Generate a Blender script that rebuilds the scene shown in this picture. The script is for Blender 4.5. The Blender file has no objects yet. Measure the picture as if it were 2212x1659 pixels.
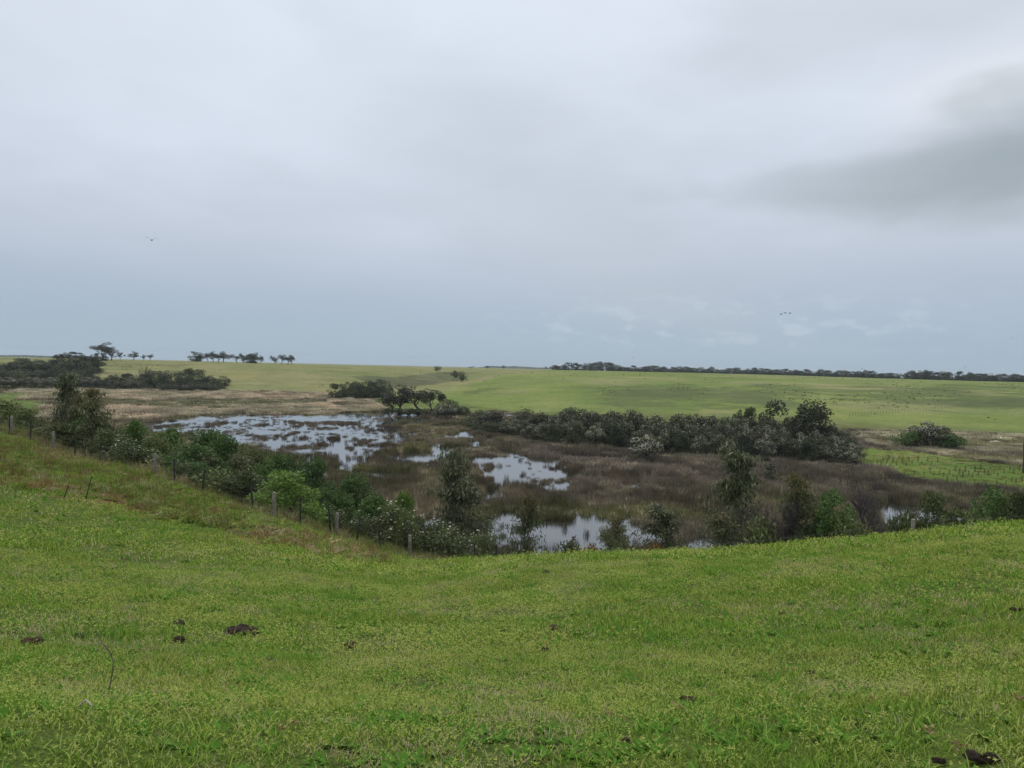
import bpy, bmesh, math, random
import numpy as np
from mathutils import Matrix, Vector

SC = bpy.context.scene
COL = SC.collection
rad = math.radians

# ------------------------------------------------------------------ camera
CAMZ = 17.0                       # eye height above the water of the marsh (water is z = 0)
cam_d = bpy.data.cameras.new('camera')
cam_d.sensor_width = 36.0
cam_d.lens = 27.02
cam_d.clip_start = 0.05
cam_d.clip_end = 30000
cam = bpy.data.objects.new('camera', cam_d)
COL.objects.link(cam)
RCAM = Matrix.Rotation(rad(90 - 1.225), 3, 'X') @ Matrix.Rotation(rad(1.347), 3, 'Z')
cam.matrix_world = Matrix.Translation((0, 0, CAMZ)) @ RCAM.to_4x4()
SC.camera = cam
RNP = np.array(RCAM)

# ------------------------------------------------------------------ exposure
SC.render.engine = 'CYCLES'
SC.cycles.use_denoising = True
SC.cycles.max_bounces = 6
SC.cycles.diffuse_bounces = 3
SC.cycles.glossy_bounces = 3
SC.cycles.transmission_bounces = 3
SC.cycles.volume_bounces = 0
SC.cycles.transparent_max_bounces = 8
SC.view_settings.view_transform = 'Standard'
SC.view_settings.look = 'None'
SC.view_settings.exposure = 0.0
SC.view_settings.gamma = 1.0

# ------------------------------------------------------------------ sun (overcast)
SUN_EL, SUN_AZ = 58.0, -12.0      # degrees; azimuth from +Y towards +X
sd = bpy.data.lights.new('sun', 'SUN')
sd.energy = 1.5
sd.angle = rad(30)
sd.color = (1.0, 0.96, 0.9)
sun = bpy.data.objects.new('sun', sd)
COL.objects.link(sun)
sv = Vector((math.sin(rad(SUN_AZ)) * math.cos(rad(SUN_EL)), math.cos(rad(SUN_AZ)) * math.cos(rad(SUN_EL)), math.sin(rad(SUN_EL))))
sun.rotation_euler = sv.to_track_quat('Z', 'Y').to_euler()

# ------------------------------------------------------------------ sky
world = bpy.data.worlds.new('World')
SC.world = world
world.use_nodes = True
nt = world.node_tree
nt.nodes.clear()

class NB:
    """tiny node builder"""
    def __init__(s, tree): s.t = tree
    def n(s, typ, **kw):
        nd = s.t.nodes.new(typ)
        for k, v in kw.items(): setattr(nd, k, v)
        return nd
    def put(s, sock, v):
        if hasattr(v, 'links') or isinstance(v, bpy.types.NodeSocket): s.t.links.new(v, sock)
        elif isinstance(v, (tuple, list)) and len(v) == 3 and sock.type == 'RGBA': sock.default_value = (*v, 1)
        else: sock.default_value = v
    def m(s, op, a, b=None, c=None, clamp=False):
        nd = s.n('ShaderNodeMath', operation=op, use_clamp=clamp)
        s.put(nd.inputs[0], a)
        if b is not None: s.put(nd.inputs[1], b)
        if c is not None: s.put(nd.inputs[2], c)
        return nd.outputs[0]
    def mix(s, f, a, b, blend='MIX'):
        nd = s.n('ShaderNodeMix', data_type='RGBA', blend_type=blend, clamp_factor=True)
        s.put(nd.inputs[0], f); s.put(nd.inputs[6], a); s.put(nd.inputs[7], b)
        return nd.outputs[2]
    def ss(s, x, lo, hi):
        nd = s.n('ShaderNodeMapRange', interpolation_type='SMOOTHSTEP', clamp=True)
        s.put(nd.inputs[0], x); nd.inputs[1].default_value = lo; nd.inputs[2].default_value = hi
        return nd.outputs[0]
    def ramp(s, f, stops):
        nd = s.n('ShaderNodeValToRGB')
        cr = nd.color_ramp
        while len(cr.elements) < len(stops): cr.elements.new(0.5)
        for e, (p, c) in zip(cr.elements, stops): e.position = p; e.color = (*c, 1)
        s.put(nd.inputs[0], f)
        return nd.outputs[0]
    def noise(s, vec, scale, detail=3, rough=0.5, dist=0.0, out=0):
        nd = s.n('ShaderNodeTexNoise')
        if vec is not None: s.put(nd.inputs['Vector'], vec)
        nd.inputs['Scale'].default_value = scale; nd.inputs['Detail'].default_value = detail
        nd.inputs['Roughness'].default_value = rough; nd.inputs['Distortion'].default_value = dist
        return nd.outputs[out]
    def comb(s, x, y, z):
        nd = s.n('ShaderNodeCombineXYZ')
        s.put(nd.inputs[0], x); s.put(nd.inputs[1], y); s.put(nd.inputs[2], z)
        return nd.outputs[0]

b = NB(nt)
tc = b.n('ShaderNodeTexCoord')
sep = b.n('ShaderNodeSeparateXYZ'); nt.links.new(tc.outputs['Generated'], sep.inputs[0])
X, Y, Z = sep.outputs
az = b.m('MULTIPLY', b.m('ARCTAN2', X, Y), 57.29578)
el = b.m('MULTIPLY', b.m('ARCSINE', Z), 57.29578)
zz = b.m('ADD', b.m('ABSOLUTE', Z), 0.16)
plane = b.comb(b.m('DIVIDE', X, zz), b.m('DIVIDE', Y, zz), 0.0)
base = b.ramp(b.m('DIVIDE', el, 90.0), [
    (0.0, (.385, .515, .625)), (0.031, (.395, .505, .625)), (0.062, (.46, .54, .655)), (0.107, (.595, .655, .755)),
    (0.187, (.675, .735, .83)), (0.276, (.745, .81, .905)), (0.45, (.82, .88, .96)), (1.0, (1.08, 1.12, 1.16))])
n1 = b.noise(plane, 0.55, 4, 0.5, 0.3)
n2 = b.noise(plane, 1.7, 5, 0.55, 0.2)
amp = b.ss(el, 1.0, 14.0)
fac = b.m('ADD', 1.0, b.m('MULTIPLY', amp, b.m('ADD', b.m('MULTIPLY', b.m('SUBTRACT', n1, 0.5), 0.42), b.m('MULTIPLY', b.m('SUBTRACT', n2, 0.5), 0.24))))
vm = b.n('ShaderNodeVectorMath', operation='SCALE'); b.put(vm.inputs[0], base); b.put(vm.inputs[3], fac)
col = vm.outputs[0]
ae = b.comb(az, el, 0.0)
ae2 = b.comb(b.m('MULTIPLY', az, 0.10), b.m('MULTIPLY', el, 0.30), 0.0)
wob = b.m('MULTIPLY', b.m('SUBTRACT', b.noise(ae2, 1.0, 3, 0.45, 0.3), 0.5), 1.6)
def blob(c_az, c_el, sx, sy, rot=0.0, wobble=1.0):
    dx = b.m('SUBTRACT', az, c_az); dy = b.m('SUBTRACT', el, c_el)
    c, s_ = math.cos(rad(rot)), math.sin(rad(rot))
    u = b.m('DIVIDE', b.m('ADD', b.m('MULTIPLY', dx, c), b.m('MULTIPLY', dy, s_)), sx)
    v = b.m('DIVIDE', b.m('SUBTRACT', b.m('MULTIPLY', dy, c), b.m('MULTIPLY', dx, s_)), sy)
    r = b.m('SQRT', b.m('ADD', b.m('MULTIPLY', u, u), b.m('MULTIPLY', v, v)))
    r = b.m('ADD', r, b.m('MULTIPLY', wob, wobble))
    return b.m('SUBTRACT', 1.0, b.ss(r, 0.1, 1.4))
def over(c, f, k, colour): return b.mix(b.m('MULTIPLY', f, k), c, colour)
col = over(col, blob(-13, 22, 17, 8, 15), 0.6, (.78, .86, .97))
col = over(col, blob(3, 12.5, 19, 7, -28), 0.5, (.52, .57, .645))
col = over(col, blob(26, 23, 14, 4, 5), 0.5, (.56, .61, .66))
col = over(col, blob(32, 17.8, 8, 3.2, 12), 0.7, (.83, .86, .91))
col = over(col, blob(32, 13.2, 13, 3.4, 4, 1.0), 0.45, (.40, .455, .49))
col = over(col, blob(33, 13.9, 8, 4.0, 5, 0.9), 0.9, (.35, .405, .435))
col = over(col, blob(22, 12.9, 10, 1.5, 2, 1.0), 0.5, (.42, .475, .52))
col = over(col, blob(-30, 3.5, 22, 3.0, 0, 0.6), 0.35, (.345, .45, .56))
# small cumulus low over the horizon
cn = b.noise(b.comb(b.m('MULTIPLY', az, 0.42), b.m('MULTIPLY', el, 1.05), 0.0), 1.0, 6, 0.55, 0.35)
win = b.m('MULTIPLY', b.m('MULTIPLY', b.ss(el, 1.2, 2.6), b.m('SUBTRACT', 1.0, b.ss(el, 4.2, 6.8))), b.m('MULTIPLY', b.ss(az, -6, 6), b.m('SUBTRACT', 1.0, b.ss(az, 24, 36))))
cum = b.m('MULTIPLY', win, b.ss(cn, 0.5, 0.66))
col = over(col, cum, 0.6, (.54, .635, .72))
vm2 = b.n('ShaderNodeVectorMath', operation='SCALE'); b.put(vm2.inputs[0], col); vm2.inputs[3].default_value = 10.0
sky = b.n('ShaderNodeTexSky')
sky.sky_type = 'NISHITA'; sky.sun_disc = False
sky.sun_elevation = rad(SUN_EL); sky.sun_rotation = rad(SUN_AZ)
sky.air_density = 1.0; sky.dust_density = 2.0
full = b.mix(0.92, sky.outputs[0], vm2.outputs[0])
bg = b.n('ShaderNodeBackground'); b.put(bg.inputs[0], full); bg.inputs[1].default_value = 0.1
wo = b.n('ShaderNodeOutputWorld'); nt.links.new(bg.outputs[0], wo.inputs[0])

# ------------------------------------------------------------------ picture <-> place helpers (photo rows on a 2212 x 1659 grid)
FPX = 1660.0
def ray(x, y):
    c = np.array([(x - 1106.0) / FPX, -(y - 829.5) / FPX, -1.0])
    w = RNP @ c
    h = math.hypot(w[0], w[1])
    return w / h                       # unit horizontal length
def project(P):
    P = np.asarray(P, float)
    q = (P - np.array([0, 0, CAMZ])) @ RNP
    dep = np.maximum(-q[..., 2], 1e-6)
    px = 1106.0 + FPX * q[..., 0] / dep
    py = 829.5 - FPX * q[..., 1] / dep
    px = np.where(q[..., 2] < 0, px, -1e5)
    return px, py
def horizon(x): return 768 + (x / 2212.0) * 52.0
def azim(x):
    r = ray(x, horizon(x)); return math.atan2(r[0], r[1])

def vnoise(x, y, seed=0):
    x = np.asarray(x, float); y = np.asarray(y, float)
    xi = np.floor(x).astype(np.int64); yi = np.floor(y).astype(np.int64)
    fx = x - xi; fy = y - yi
    fx = fx * fx * (3 - 2 * fx); fy = fy * fy * (3 - 2 * fy)
    def h(a, c):
        v = (a * 374761393 + c * 668265263 + seed * 1274126177) & 0xffffffff
        v = ((v ^ (v >> 13)) * 1274126177) & 0xffffffff
        v = v ^ (v >> 16)
        return (v & 0xffff) / 65535.0
    return (h(xi, yi) * (1 - fx) + h(xi + 1, yi) * fx) * (1 - fy) + (h(xi, yi + 1) * (1 - fx) + h(xi + 1, yi + 1) * fx) * fy
def fbm(x, y, seed=0, oct=4):
    s = 0; a = 0.5; t = 0
    for i in range(oct):
        s = s + a * vnoise(x * 2 ** i, y * 2 ** i, seed + i * 17); t += a; a *= 0.5
    return s / t
def sstep(x, lo, hi):
    t = np.clip((x - lo) / (hi - lo), 0, 1); return t * t * (3 - 2 * t)
def inpoly(px, py, poly):
    px = np.asarray(px); py = np.asarray(py)
    ins = np.zeros(px.shape, bool)
    n = len(poly)
    for i in range(n):
        x1, y1 = poly[i]; x2, y2 = poly[(i + 1) % n]
        if y1 == y2: continue
        c = ((y1 > py) != (y2 > py)) & (px < (x2 - x1) * (py - y1) / (y2 - y1) + x1)
        ins ^= c
    return ins

def pchip(xk, yk, x):
    xk = np.asarray(xk, float); yk = np.asarray(yk, float)
    h = np.diff(xk); dl = np.diff(yk) / h
    m = np.zeros_like(yk)
    for i in range(1, len(xk) - 1):
        if dl[i - 1] * dl[i] > 0:
            w1 = 2 * h[i] + h[i - 1]; w2 = h[i] + 2 * h[i - 1]
            m[i] = (w1 + w2) / (w1 / dl[i - 1] + w2 / dl[i])
    m[0] = dl[0]; m[-1] = dl[-1]
    x = np.clip(x, xk[0], xk[-1])
    i = np.clip(np.searchsorted(xk, x) - 1, 0, len(h) - 1)
    t = (x - xk[i]) / h[i]
    return ((2 * t**3 - 3 * t**2 + 1) * yk[i] + (t**3 - 2 * t**2 + t) * h[i] * m[i] + (-2 * t**3 + 3 * t**2) * yk[i + 1] + (t**3 - t**2) * h[i] * m[i + 1])

# ------------------------------------------------------------------ the lie of the land
# for a number of bearings: distance -> ('y' photo row at which the ground lies there, or 'z' height above water)
Yr, Zr = 'y', 'z'
EYE = 1.55
NEAR = [(0.01, Zr, CAMZ - EYE), (1.5, Zr, CAMZ - EYE - 0.01)]
PROF = {
 -700: NEAR + [(3.3, Zr, 15.45), (10, Zr, 14.8), (25, Zr, 13.8), (60, Zr, 12.8), (110, Zr, 9), (170, Zr, 3), (230, Zr, 0), (420, Zr, 0.2), (560, Zr, 6), (900, Zr, 14.5), (1500, Zr, 13), (9000, Zr, 10)],
 0: NEAR + [(3.3, Yr, 1659), (6, Yr, 1450), (10, Yr, 1312), (15, Yr, 1212), (25, Yr, 1108), (40, Yr, 1008), (60, Yr, 935), (80, Zr, 8), (110, Zr, 3), (140, Zr, 0.1), (440, Zr, 0.1), (520, Zr, 3.2), (900, Yr, 772), (1500, Zr, 13), (9000, Zr, 10)],
 340: NEAR + [(3.3, Yr, 1659), (6, Yr, 1460), (10, Yr, 1330), (15, Yr, 1242), (25, Yr, 1142), (45, Yr, 1030), (60, Zr, 7.2), (80, Zr, 3.2), (100, Zr, 0), (470, Zr, 0.1), (540, Zr, 4.5), (800, Yr, 779), (1500, Zr, 13), (9000, Zr, 10)],
 600: NEAR + [(3.3, Yr, 1659), (6, Yr, 1462), (10, Yr, 1336), (15, Yr, 1252), (25, Yr, 1170), (35, Yr, 1125), (50, Zr, 6.3), (65, Zr, 2.6), (80, Zr, 0), (434, Zr, 0.1), (520, Zr, 5.5), (750, Yr, 787), (1500, Zr, 13), (9000, Zr, 10)],
 900: NEAR + [(3.3, Yr, 1659), (6, Yr, 1465), (10, Yr, 1345), (15, Yr, 1270), (25, Yr, 1229), (38, Yr, 1211), (50, Zr, 4), (64, Zr, 0.6), (72, Zr, -0.2), (310, Zr, 0.05), (400, Zr, 2.0), (500, Yr, 835), (800, Yr, 796), (1500, Zr, 13), (9000, Zr, 10)],
 1000: NEAR + [(3.3, Yr, 1659), (6, Yr, 1465), (10, Yr, 1342), (15, Yr, 1262), (25, Yr, 1219), (38, Zr, 7.0), (50, Zr, 3.7), (62, Zr, 0.6), (70, Zr, -0.2), (290, Zr, 0.05), (360, Zr, 2.0), (450, Yr, 831), (540, Zr, 4.0), (700, Yr, 813), (850, Yr, 800), (1500, Zr, 13), (9000, Zr, 10)],
 1100: NEAR + [(3.3, Yr, 1659), (6, Yr, 1462), (10, Yr, 1335), (15, Yr, 1252), (25, Yr, 1213), (38, Zr, 6.8), (50, Zr, 3.6), (62, Zr, 0.6), (70, Zr, -0.2), (260, Zr, 0.05), (350, Zr, 3.5), (450, Yr, 824), (560, Yr, 808), (680, Zr, 10.8), (900, Yr, 802), (1500, Zr, 13), (9000, Zr, 10)],
 1200: NEAR + [(3.3, Yr, 1659), (6, Yr, 1460), (10, Yr, 1326), (15, Yr, 1242), (24, Yr, 1207), (38, Zr, 6.7), (50, Zr, 3.5), (62, Zr, 0.5), (70, Zr, -0.2), (235, Zr, 0.05), (330, Zr, 4.0), (450, Yr, 822), (600, Yr, 803), (1200, Yr, 799), (1700, Zr, 13), (9000, Zr, 10)],
 1600: NEAR + [(3.3, Yr, 1659), (6, Yr, 1450), (10, Yr, 1308), (15, Yr, 1224), (22, Yr, 1184), (36, Zr, 8.2), (50, Zr, 5.0), (66, Zr, 1.2), (76, Zr, -0.2), (205, Zr, 0.05), (300, Zr, 3.2), (420, Yr, 836), (600, Yr, 813), (1250, Yr, 808), (1700, Zr, 13), (9000, Zr, 10)],
 2000: NEAR + [(3.3, Yr, 1659), (6, Yr, 1440), (10, Yr, 1285), (15, Yr, 1196), (22, Yr, 1152), (34, Zr, 10.3), (50, Zr, 6.0), (70, Zr, 2.2), (86, Zr, 0.0), (250, Zr, 0.1), (320, Zr, 3.0), (440, Yr, 847), (600, Yr, 825), (1150, Yr, 820), (1700, Zr, 12), (9000, Zr, 10)],
 2212: NEAR + [(3.3, Yr, 1659), (6, Yr, 1432), (10, Yr, 1270), (15, Yr, 1175), (22, Yr, 1130), (36, Zr, 10.6), (55, Zr, 6.0), (75, Zr, 2.2), (92, Zr, 0.1), (255, Zr, 0.1), (320, Zr, 2.8), (440, Yr, 853), (600, Yr, 831), (1100, Yr, 826), (1700, Zr, 12), (9000, Zr, 10)],
 2900: NEAR + [(3.3, Zr, 15.5), (10, Zr, 15.0), (22, Zr, 14.3), (40, Zr, 12), (70, Zr, 7), (110, Zr, 1), (130, Zr, 0.2), (270, Zr, 0.2), (600, Zr, 12), (1100, Zr, 13), (1700, Zr, 12), (9000, Zr, 10)],
}
DLOG = np.linspace(math.log(0.5), math.log(9000), 900)
rows, azs = [], []
for x in sorted(PROF):
    xr = min(max(x, -700), 2900)
    kd, kz = [], []
    for d, t, v in PROF[x]:
        z = v if t == Zr else CAMZ + ray(xr, v)[2] * d
        kd.append(math.log(max(d, 0.3))); kz.append(z)
    rows.append(pchip(kd, kz, DLOG)); azs.append(azim(xr))
backp = np.full_like(DLOG, CAMZ - EYE) - 2.5 * sstep(np.exp(DLOG), 30, 2000)
azs = [-math.pi] + [-2.0] + azs + [2.0] + [math.pi]
rows = [backp, backp] + rows + [backp, backp]
azs = np.array(azs); rows = np.array(rows)
AZG = np.linspace(-math.pi, math.pi, 1441)
TAB = np.zeros((len(AZG), len(DLOG)))
for j in range(len(DLOG)): TAB[:, j] = pchip(azs, rows[:, j], AZG)

# marsh patches, as outlines on the photo grid lying on the water level
OPEN = [
 [(300, 917), (420, 900), (560, 893), (700, 895), (820, 896), (868, 905), (885, 945), (876, 970), (810, 986), (770, 1004), (738, 1014), (700, 988), (640, 976), (560, 973), (500, 960), (440, 942), (370, 934)],
 [(835, 893), (925, 892), (930, 904), (845, 908)],
 [(862, 984), (930, 978), (990, 970), (1010, 990), (960, 1004), (890, 1010)],
 [(1030, 991), (1100, 985), (1190, 992), (1245, 1010), (1266, 1030), (1250, 1054), (1200, 1060), (1130, 1052), (1060, 1066), (1036, 1040)],
 [(1055, 1150), (1110, 1122), (1200, 1126), (1300, 1132), (1400, 1138), (1455, 1148), (1450, 1190), (1370, 1195), (1290, 1215), (1180, 1230), (1070, 1215)],
 [(1490, 1163), (1565, 1152), (1625, 1172), (1600, 1200), (1480, 1200)],
 [(1915, 1094), (1990, 1088), (2045, 1103), (2140, 1108), (2150, 1165), (1930, 1155)],
 [(885, 1120), (965, 1108), (970, 1155), (890, 1145)],
 [(990, 932), (1045, 928), (1055, 946), (1000, 952)],
 [(1320, 1016), (1395, 1019), (1402, 1046), (1330, 1044)],
 [(1070, 1062), (1120, 1064), (1118, 1088), (1066, 1086)],
 [(640, 1005), (700, 1002), (705, 1022), (650, 1024)],
]
FIELD = [(1800, 984), (1890, 972), (2000, 985), (2212, 1008), (2400, 1030), (2400, 1090), (2212, 1062), (2080, 1050), (1950, 1032), (1860, 1008)]
BEIGE_L = [
 [(40, 841), (480, 841), (600, 846), (705, 852), (700, 862), (520, 862), (390, 867), (250, 862), (40, 862)],
 [(100, 880), (400, 885), (500, 880), (620, 876), (800, 876), (822, 882), (832, 891), (700, 894), (480, 893), (380, 899), (300, 908), (100, 905)],
 [(712, 859), (800, 861), (812, 874), (725, 871)]]
SEDGE_L = [[(390, 863), (560, 862), (700, 863), (720, 875), (600, 876), (480, 880), (380, 884), (250, 880), (250, 866)]]
BEIGE_R = [[(1850, 922), (1960, 926), (2212, 934), (2400, 945), (2400, 1030), (2212, 1006), (2000, 983), (1880, 971)]]
GREEN_L = [[(-300, 850), (60, 850), (95, 870), (90, 900), (-300, 930)]]
GREEN_C = [[(800, 856), (1060, 868), (1060, 893), (960, 893), (836, 889), (812, 876)]]

def warp_px(x, y):
    """marsh point -> photo grid, with its shape roughened"""
    w = 2.2 * np.clip(np.hypot(x, y) / 130.0, 0.7, 3.0)
    xw = x + w * 2 * (fbm(x * 0.11, y * 0.05, 5) - 0.5) * 2
    yw = y + w * 4 * (fbm(x * 0.09, y * 0.05, 9) - 0.5) * 2
    return project(np.stack([xw, yw, np.zeros_like(xw)], -1))
def anyin(px, py, polys):
    m = np.zeros(px.shape, bool)
    for p in polys: m |= inpoly(px, py, p)
    return m
def tab_height(x, y):
    d = np.maximum(np.hypot(x, y), 0.51); a = np.arctan2(x, y)
    u = (a + math.pi) / (2 * math.pi) * (len(AZG) - 1); v = (np.log(d) - DLOG[0]) / (DLOG[1] - DLOG[0])
    u = np.clip(u, 0, len(AZG) - 1.001); v = np.clip(v, 0, len(DLOG) - 1.001)
    i = u.astype(int); j = v.astype(int); fu = u - i; fv = v - j
    return (TAB[i, j] * (1 - fu) + TAB[i + 1, j] * fu) * (1 - fv) + (TAB[i, j + 1] * (1 - fu) + TAB[i + 1, j + 1] * fu) * fv
def marsh_w(z, d): return (1 - sstep(z, 0.25, 1.0)) * sstep(d, 55, 66) * (1 - sstep(d, 470, 520))
def height(x, y):
    x = np.asarray(x, float); y = np.asarray(y, float)
    d = np.hypot(x, y)
    z = tab_height(x, y)
    w = marsh_w(z, d)
    px, py = warp_px(x, y)
    dry = anyin(px, py, [FIELD] + BEIGE_L + BEIGE_R + GREEN_L + GREEN_C + SEDGE_L)
    mz = np.where(dry, 0.22, -0.22) + 0.22 * (fbm(x * 0.25, y * 0.25, 21) - 0.5)
    z = z * (1 - w) + np.minimum(mz, 0.35) * w + 0.0
    near = (1 - w) * (1 - sstep(d, 60, 120))
    z = z + near * (0.10 * (fbm(x * 0.6, y * 0.6, 31, 3) - 0.5) * sstep(d, 1.5, 5) + 0.30 * (fbm(x * 0.16, y * 0.16, 33, 2) - 0.5) * sstep(d, 6, 25))
    far = sstep(d, 300, 450) * (1 - w)
    z = z + far * 1.0 * (fbm(x * 0.018, y * 0.018, 41, 3) - 0.5)
    return z
def hz1(x, y): return float(height(np.array([x]), np.array([y]))[0])
def at(px, d, py=None):
    """ground point on the bearing of photo column px at distance d"""
    r = ray(px, horizon(px) if py is None else py)
    x, y = r[0] * d, r[1] * d
    return x, y, hz1(x, y)
DS = np.exp(np.linspace(math.log(2.0), math.log(3000), 2600))
def hit(px, py):
    """first ground point under photo position"""
    r = ray(px, py)
    z = CAMZ + r[2] * DS; h = height(r[0] * DS, r[1] * DS)
    k = int(np.argmax(z <= h)) if (z <= h).any() else len(DS) - 1
    return r[0] * DS[k], r[1] * DS[k], float(h[k]), DS[k]

# ------------------------------------------------------------------ mesh helpers
class MB:
    def __init__(s): s.V = []; s.F4 = []; s.F3 = []; s.n = 0; s.M4 = []; s.M3 = []
    def add(s, V, F4=None, F3=None, mat=0):
        V = np.asarray(V, float).reshape(-1, 3)
        if F4 is not None and len(F4): F4 = np.asarray(F4, int).reshape(-1, 4); s.F4.append(F4 + s.n); s.M4.append(np.full(len(F4), mat))
        if F3 is not None and len(F3): F3 = np.asarray(F3, int).reshape(-1, 3); s.F3.append(F3 + s.n); s.M3.append(np.full(len(F3), mat))
        s.V.append(V); s.n += len(V)
    def mesh(s, name, mats=(), smooth=False):
        me = bpy.data.meshes.new(name)
        V = np.concatenate(s.V) if s.V else np.zeros((0, 3))
        f4 = np.concatenate(s.F4) if s.F4 else np.zeros((0, 4), int)
        f3 = np.concatenate(s.F3) if s.F3 else np.zeros((0, 3), int)
        me.vertices.add(len(V)); me.vertices.foreach_set('co', V.astype(np.float32).ravel())
        nl = f4.size + f3.size
        me.loops.add(nl); me.loops.foreach_set('vertex_index', np.concatenate([f4.ravel(), f3.ravel()]).astype(np.int32))
        tot = np.concatenate([np.full(len(f4), 4), np.full(len(f3), 3)]).astype(np.int32)
        me.polygons.add(len(tot))
        me.polygons.foreach_set('loop_start', np.concatenate([[0], np.cumsum(tot)[:-1]]).astype(np.int32) if len(tot) else np.zeros(0, np.int32))
        mi = np.concatenate([np.concatenate(s.M4) if s.M4 else np.zeros(0), np.concatenate(s.M3) if s.M3 else np.zeros(0)]).astype(np.int32)
        me.polygons.foreach_set('material_index', mi)
        if smooth: me.polygons.foreach_set('use_smooth', np.ones(len(tot), bool))
        for m in mats: me.materials.append(m)
        me.update(calc_edges=True); me.validate()
        return me
def unit(v): return v / np.maximum(np.linalg.norm(v, axis=-1, keepdims=True), 1e-9)
def rand_dirs(rng, n): return unit(rng.normal(size=(n, 3)))
def kites(mb, C, U, W, mat=0):
    """flat leaf: base C, long axis U, half width W"""
    n = len(C)
    V = np.stack([C, C + U * 0.45 + W, C + U, C + U * 0.45 - W], 1).reshape(-1, 3)
    mb.add(V, np.arange(4 * n).reshape(n, 4), mat=mat)
def blades(mb, B, h, w, phi, lean, mat=0):
    n = len(B)
    dh = np.stack([np.cos(phi), np.sin(phi), np.zeros(n)], 1)
    sd_ = np.stack([-np.sin(phi), np.cos(phi), np.zeros(n)], 1) * (w / 2)[:, None]
    up = np.array([0, 0, 1.0])
    m = B + dh * (lean * 0.3)[:, None] + up * (h * 0.6)[:, None]
    t = B + dh * lean[:, None] + up * h[:, None]
    V = np.stack([B - sd_, B + sd_, m + sd_ * 0.8, m - sd_ * 0.8, t], 1).reshape(-1, 3)
    k = np.arange(n)[:, None] * 5
    mb.add(V, k + np.array([0, 1, 2, 3]), k + np.array([3, 2, 4]), mat=mat)
def tube(mb, P, R, sides=6, mat=0):
    P = np.asarray(P, float); k = len(P)
    T = np.gradient(P, axis=0); T = unit(T)
    ref = np.array([0.31, 0.93, 0.17]); A = unit(np.cross(T, ref)); Bn = np.cross(T, A)
    ang = np.arange(sides) / sides * 2 * math.pi
    V = P[:, None] + (A[:, None] * np.cos(ang)[None, :, None] + Bn[:, None] * np.sin(ang)[None, :, None]) * np.asarray(R)[:, None, None]
    F = []
    for i in range(k - 1):
        for j in range(sides):
            F.append((i * sides + j, i * sides + (j + 1) % sides, (i + 1) * sides + (j + 1) % sides, (i + 1) * sides + j))
    V = V.reshape(-1, 3)
    tip = len(V); V = np.vstack([V, P[-1:] + T[-1:] * R[-1] * 0.5])
    F3 = [((k - 1) * sides + j, (k - 1) * sides + (j + 1) % sides, tip) for j in range(sides)]
    mb.add(V, F, F3, mat=mat)

def tag(o, label=None, cat=None, group=None, kind=None):
    if label: o['label'] = label
    if cat: o['category'] = cat
    if group: o['group'] = group
    if kind: o['kind'] = kind
    return o
def new(name, me, parent=None):
    o = bpy.data.objects.new(name, me); COL.objects.link(o)
    if parent is not None: o.parent = parent
    return o

# ------------------------------------------------------------------ materials
def new_mat(name):
    m = bpy.data.materials.new(name); m.use_nodes = True
    m.node_tree.nodes.clear()
    return m, NB(m.node_tree)
def finish(m, bb, colour, rough=0.7, spec=0.2, trans=0.0, bump=None):
    p = bb.n('ShaderNodeBsdfPrincipled')
    bb.put(p.inputs['Base Color'], colour); p.inputs['Roughness'].default_value = rough
    p.inputs['Specular IOR Level'].default_value = spec
    if bump is not None:
        bn = bb.n('ShaderNodeBump'); bn.inputs['Strength'].default_value = bump[1]; bn.inputs['Distance'].default_value = bump[2]
        bb.put(bn.inputs['Height'], bump[0]); bb.t.links.new(bn.outputs[0], p.inputs['Normal'])
    out = bb.n('ShaderNodeOutputMaterial'); sh = p.outputs[0]
    if trans > 0:
        t = bb.n('ShaderNodeBsdfTranslucent'); bb.put(t.inputs[0], colour)
        mx = bb.n('ShaderNodeMixShader'); mx.inputs[0].default_value = trans
        bb.t.links.new(sh, mx.inputs[1]); bb.t.links.new(t.outputs[0], mx.inputs[2]); sh = mx.outputs[0]
    bb.t.links.new(sh, out.inputs[0])
    return m
def isl(bb): return bb.n('ShaderNodeNewGeometry').outputs['Random Per Island']
def wpos(bb): return bb.n('ShaderNodeNewGeometry').outputs['Position']
def leaf_mat(name, c0, c1, c2, trans=0.22, top=None, topcol=None, vary=0.25, rough=0.6):
    m, bb = new_mat(name)
    c = bb.ramp(isl(bb), [(0.0, c0), (0.5, c1), (1.0, c2)])
    oi = bb.n('ShaderNodeObjectInfo').outputs['Random']
    c = bb.mix(1.0, c, bb.ramp(oi, [(0.0, (1 - vary, 1 - vary, 1 - vary * 0.8)), (0.5, (1, 1, 1)), (1.0, (1 + vary * 0.9, 1 + vary * 0.8, 1 + vary * 0.3))]), 'MULTIPLY')
    if top is not None:
        tco = bb.n('ShaderNodeTexCoord'); sp = bb.n('ShaderNodeSeparateXYZ'); bb.t.links.new(tco.outputs['Object'], sp.inputs[0])
        f = bb.m('MULTIPLY', bb.ss(sp.outputs[2], top[0], top[1]), bb.ss(isl(bb), 0.1, 0.6))
        c = bb.mix(f, c, topcol)
    return finish(m, bb, c, rough, 0.25, trans)
def plain_mat(name, c0, c1, scale=8.0, rough=0.8, bumpk=0.3):
    m, bb = new_mat(name)
    tco = bb.n('ShaderNodeTexCoord')
    nz = bb.noise(tco.outputs['Object'], scale, 5, 0.6)
    return finish(m, bb, bb.mix(bb.ss(nz, 0.3, 0.7), c0, c1), rough, 0.15, 0, (nz, bumpk, 0.02))
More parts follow.
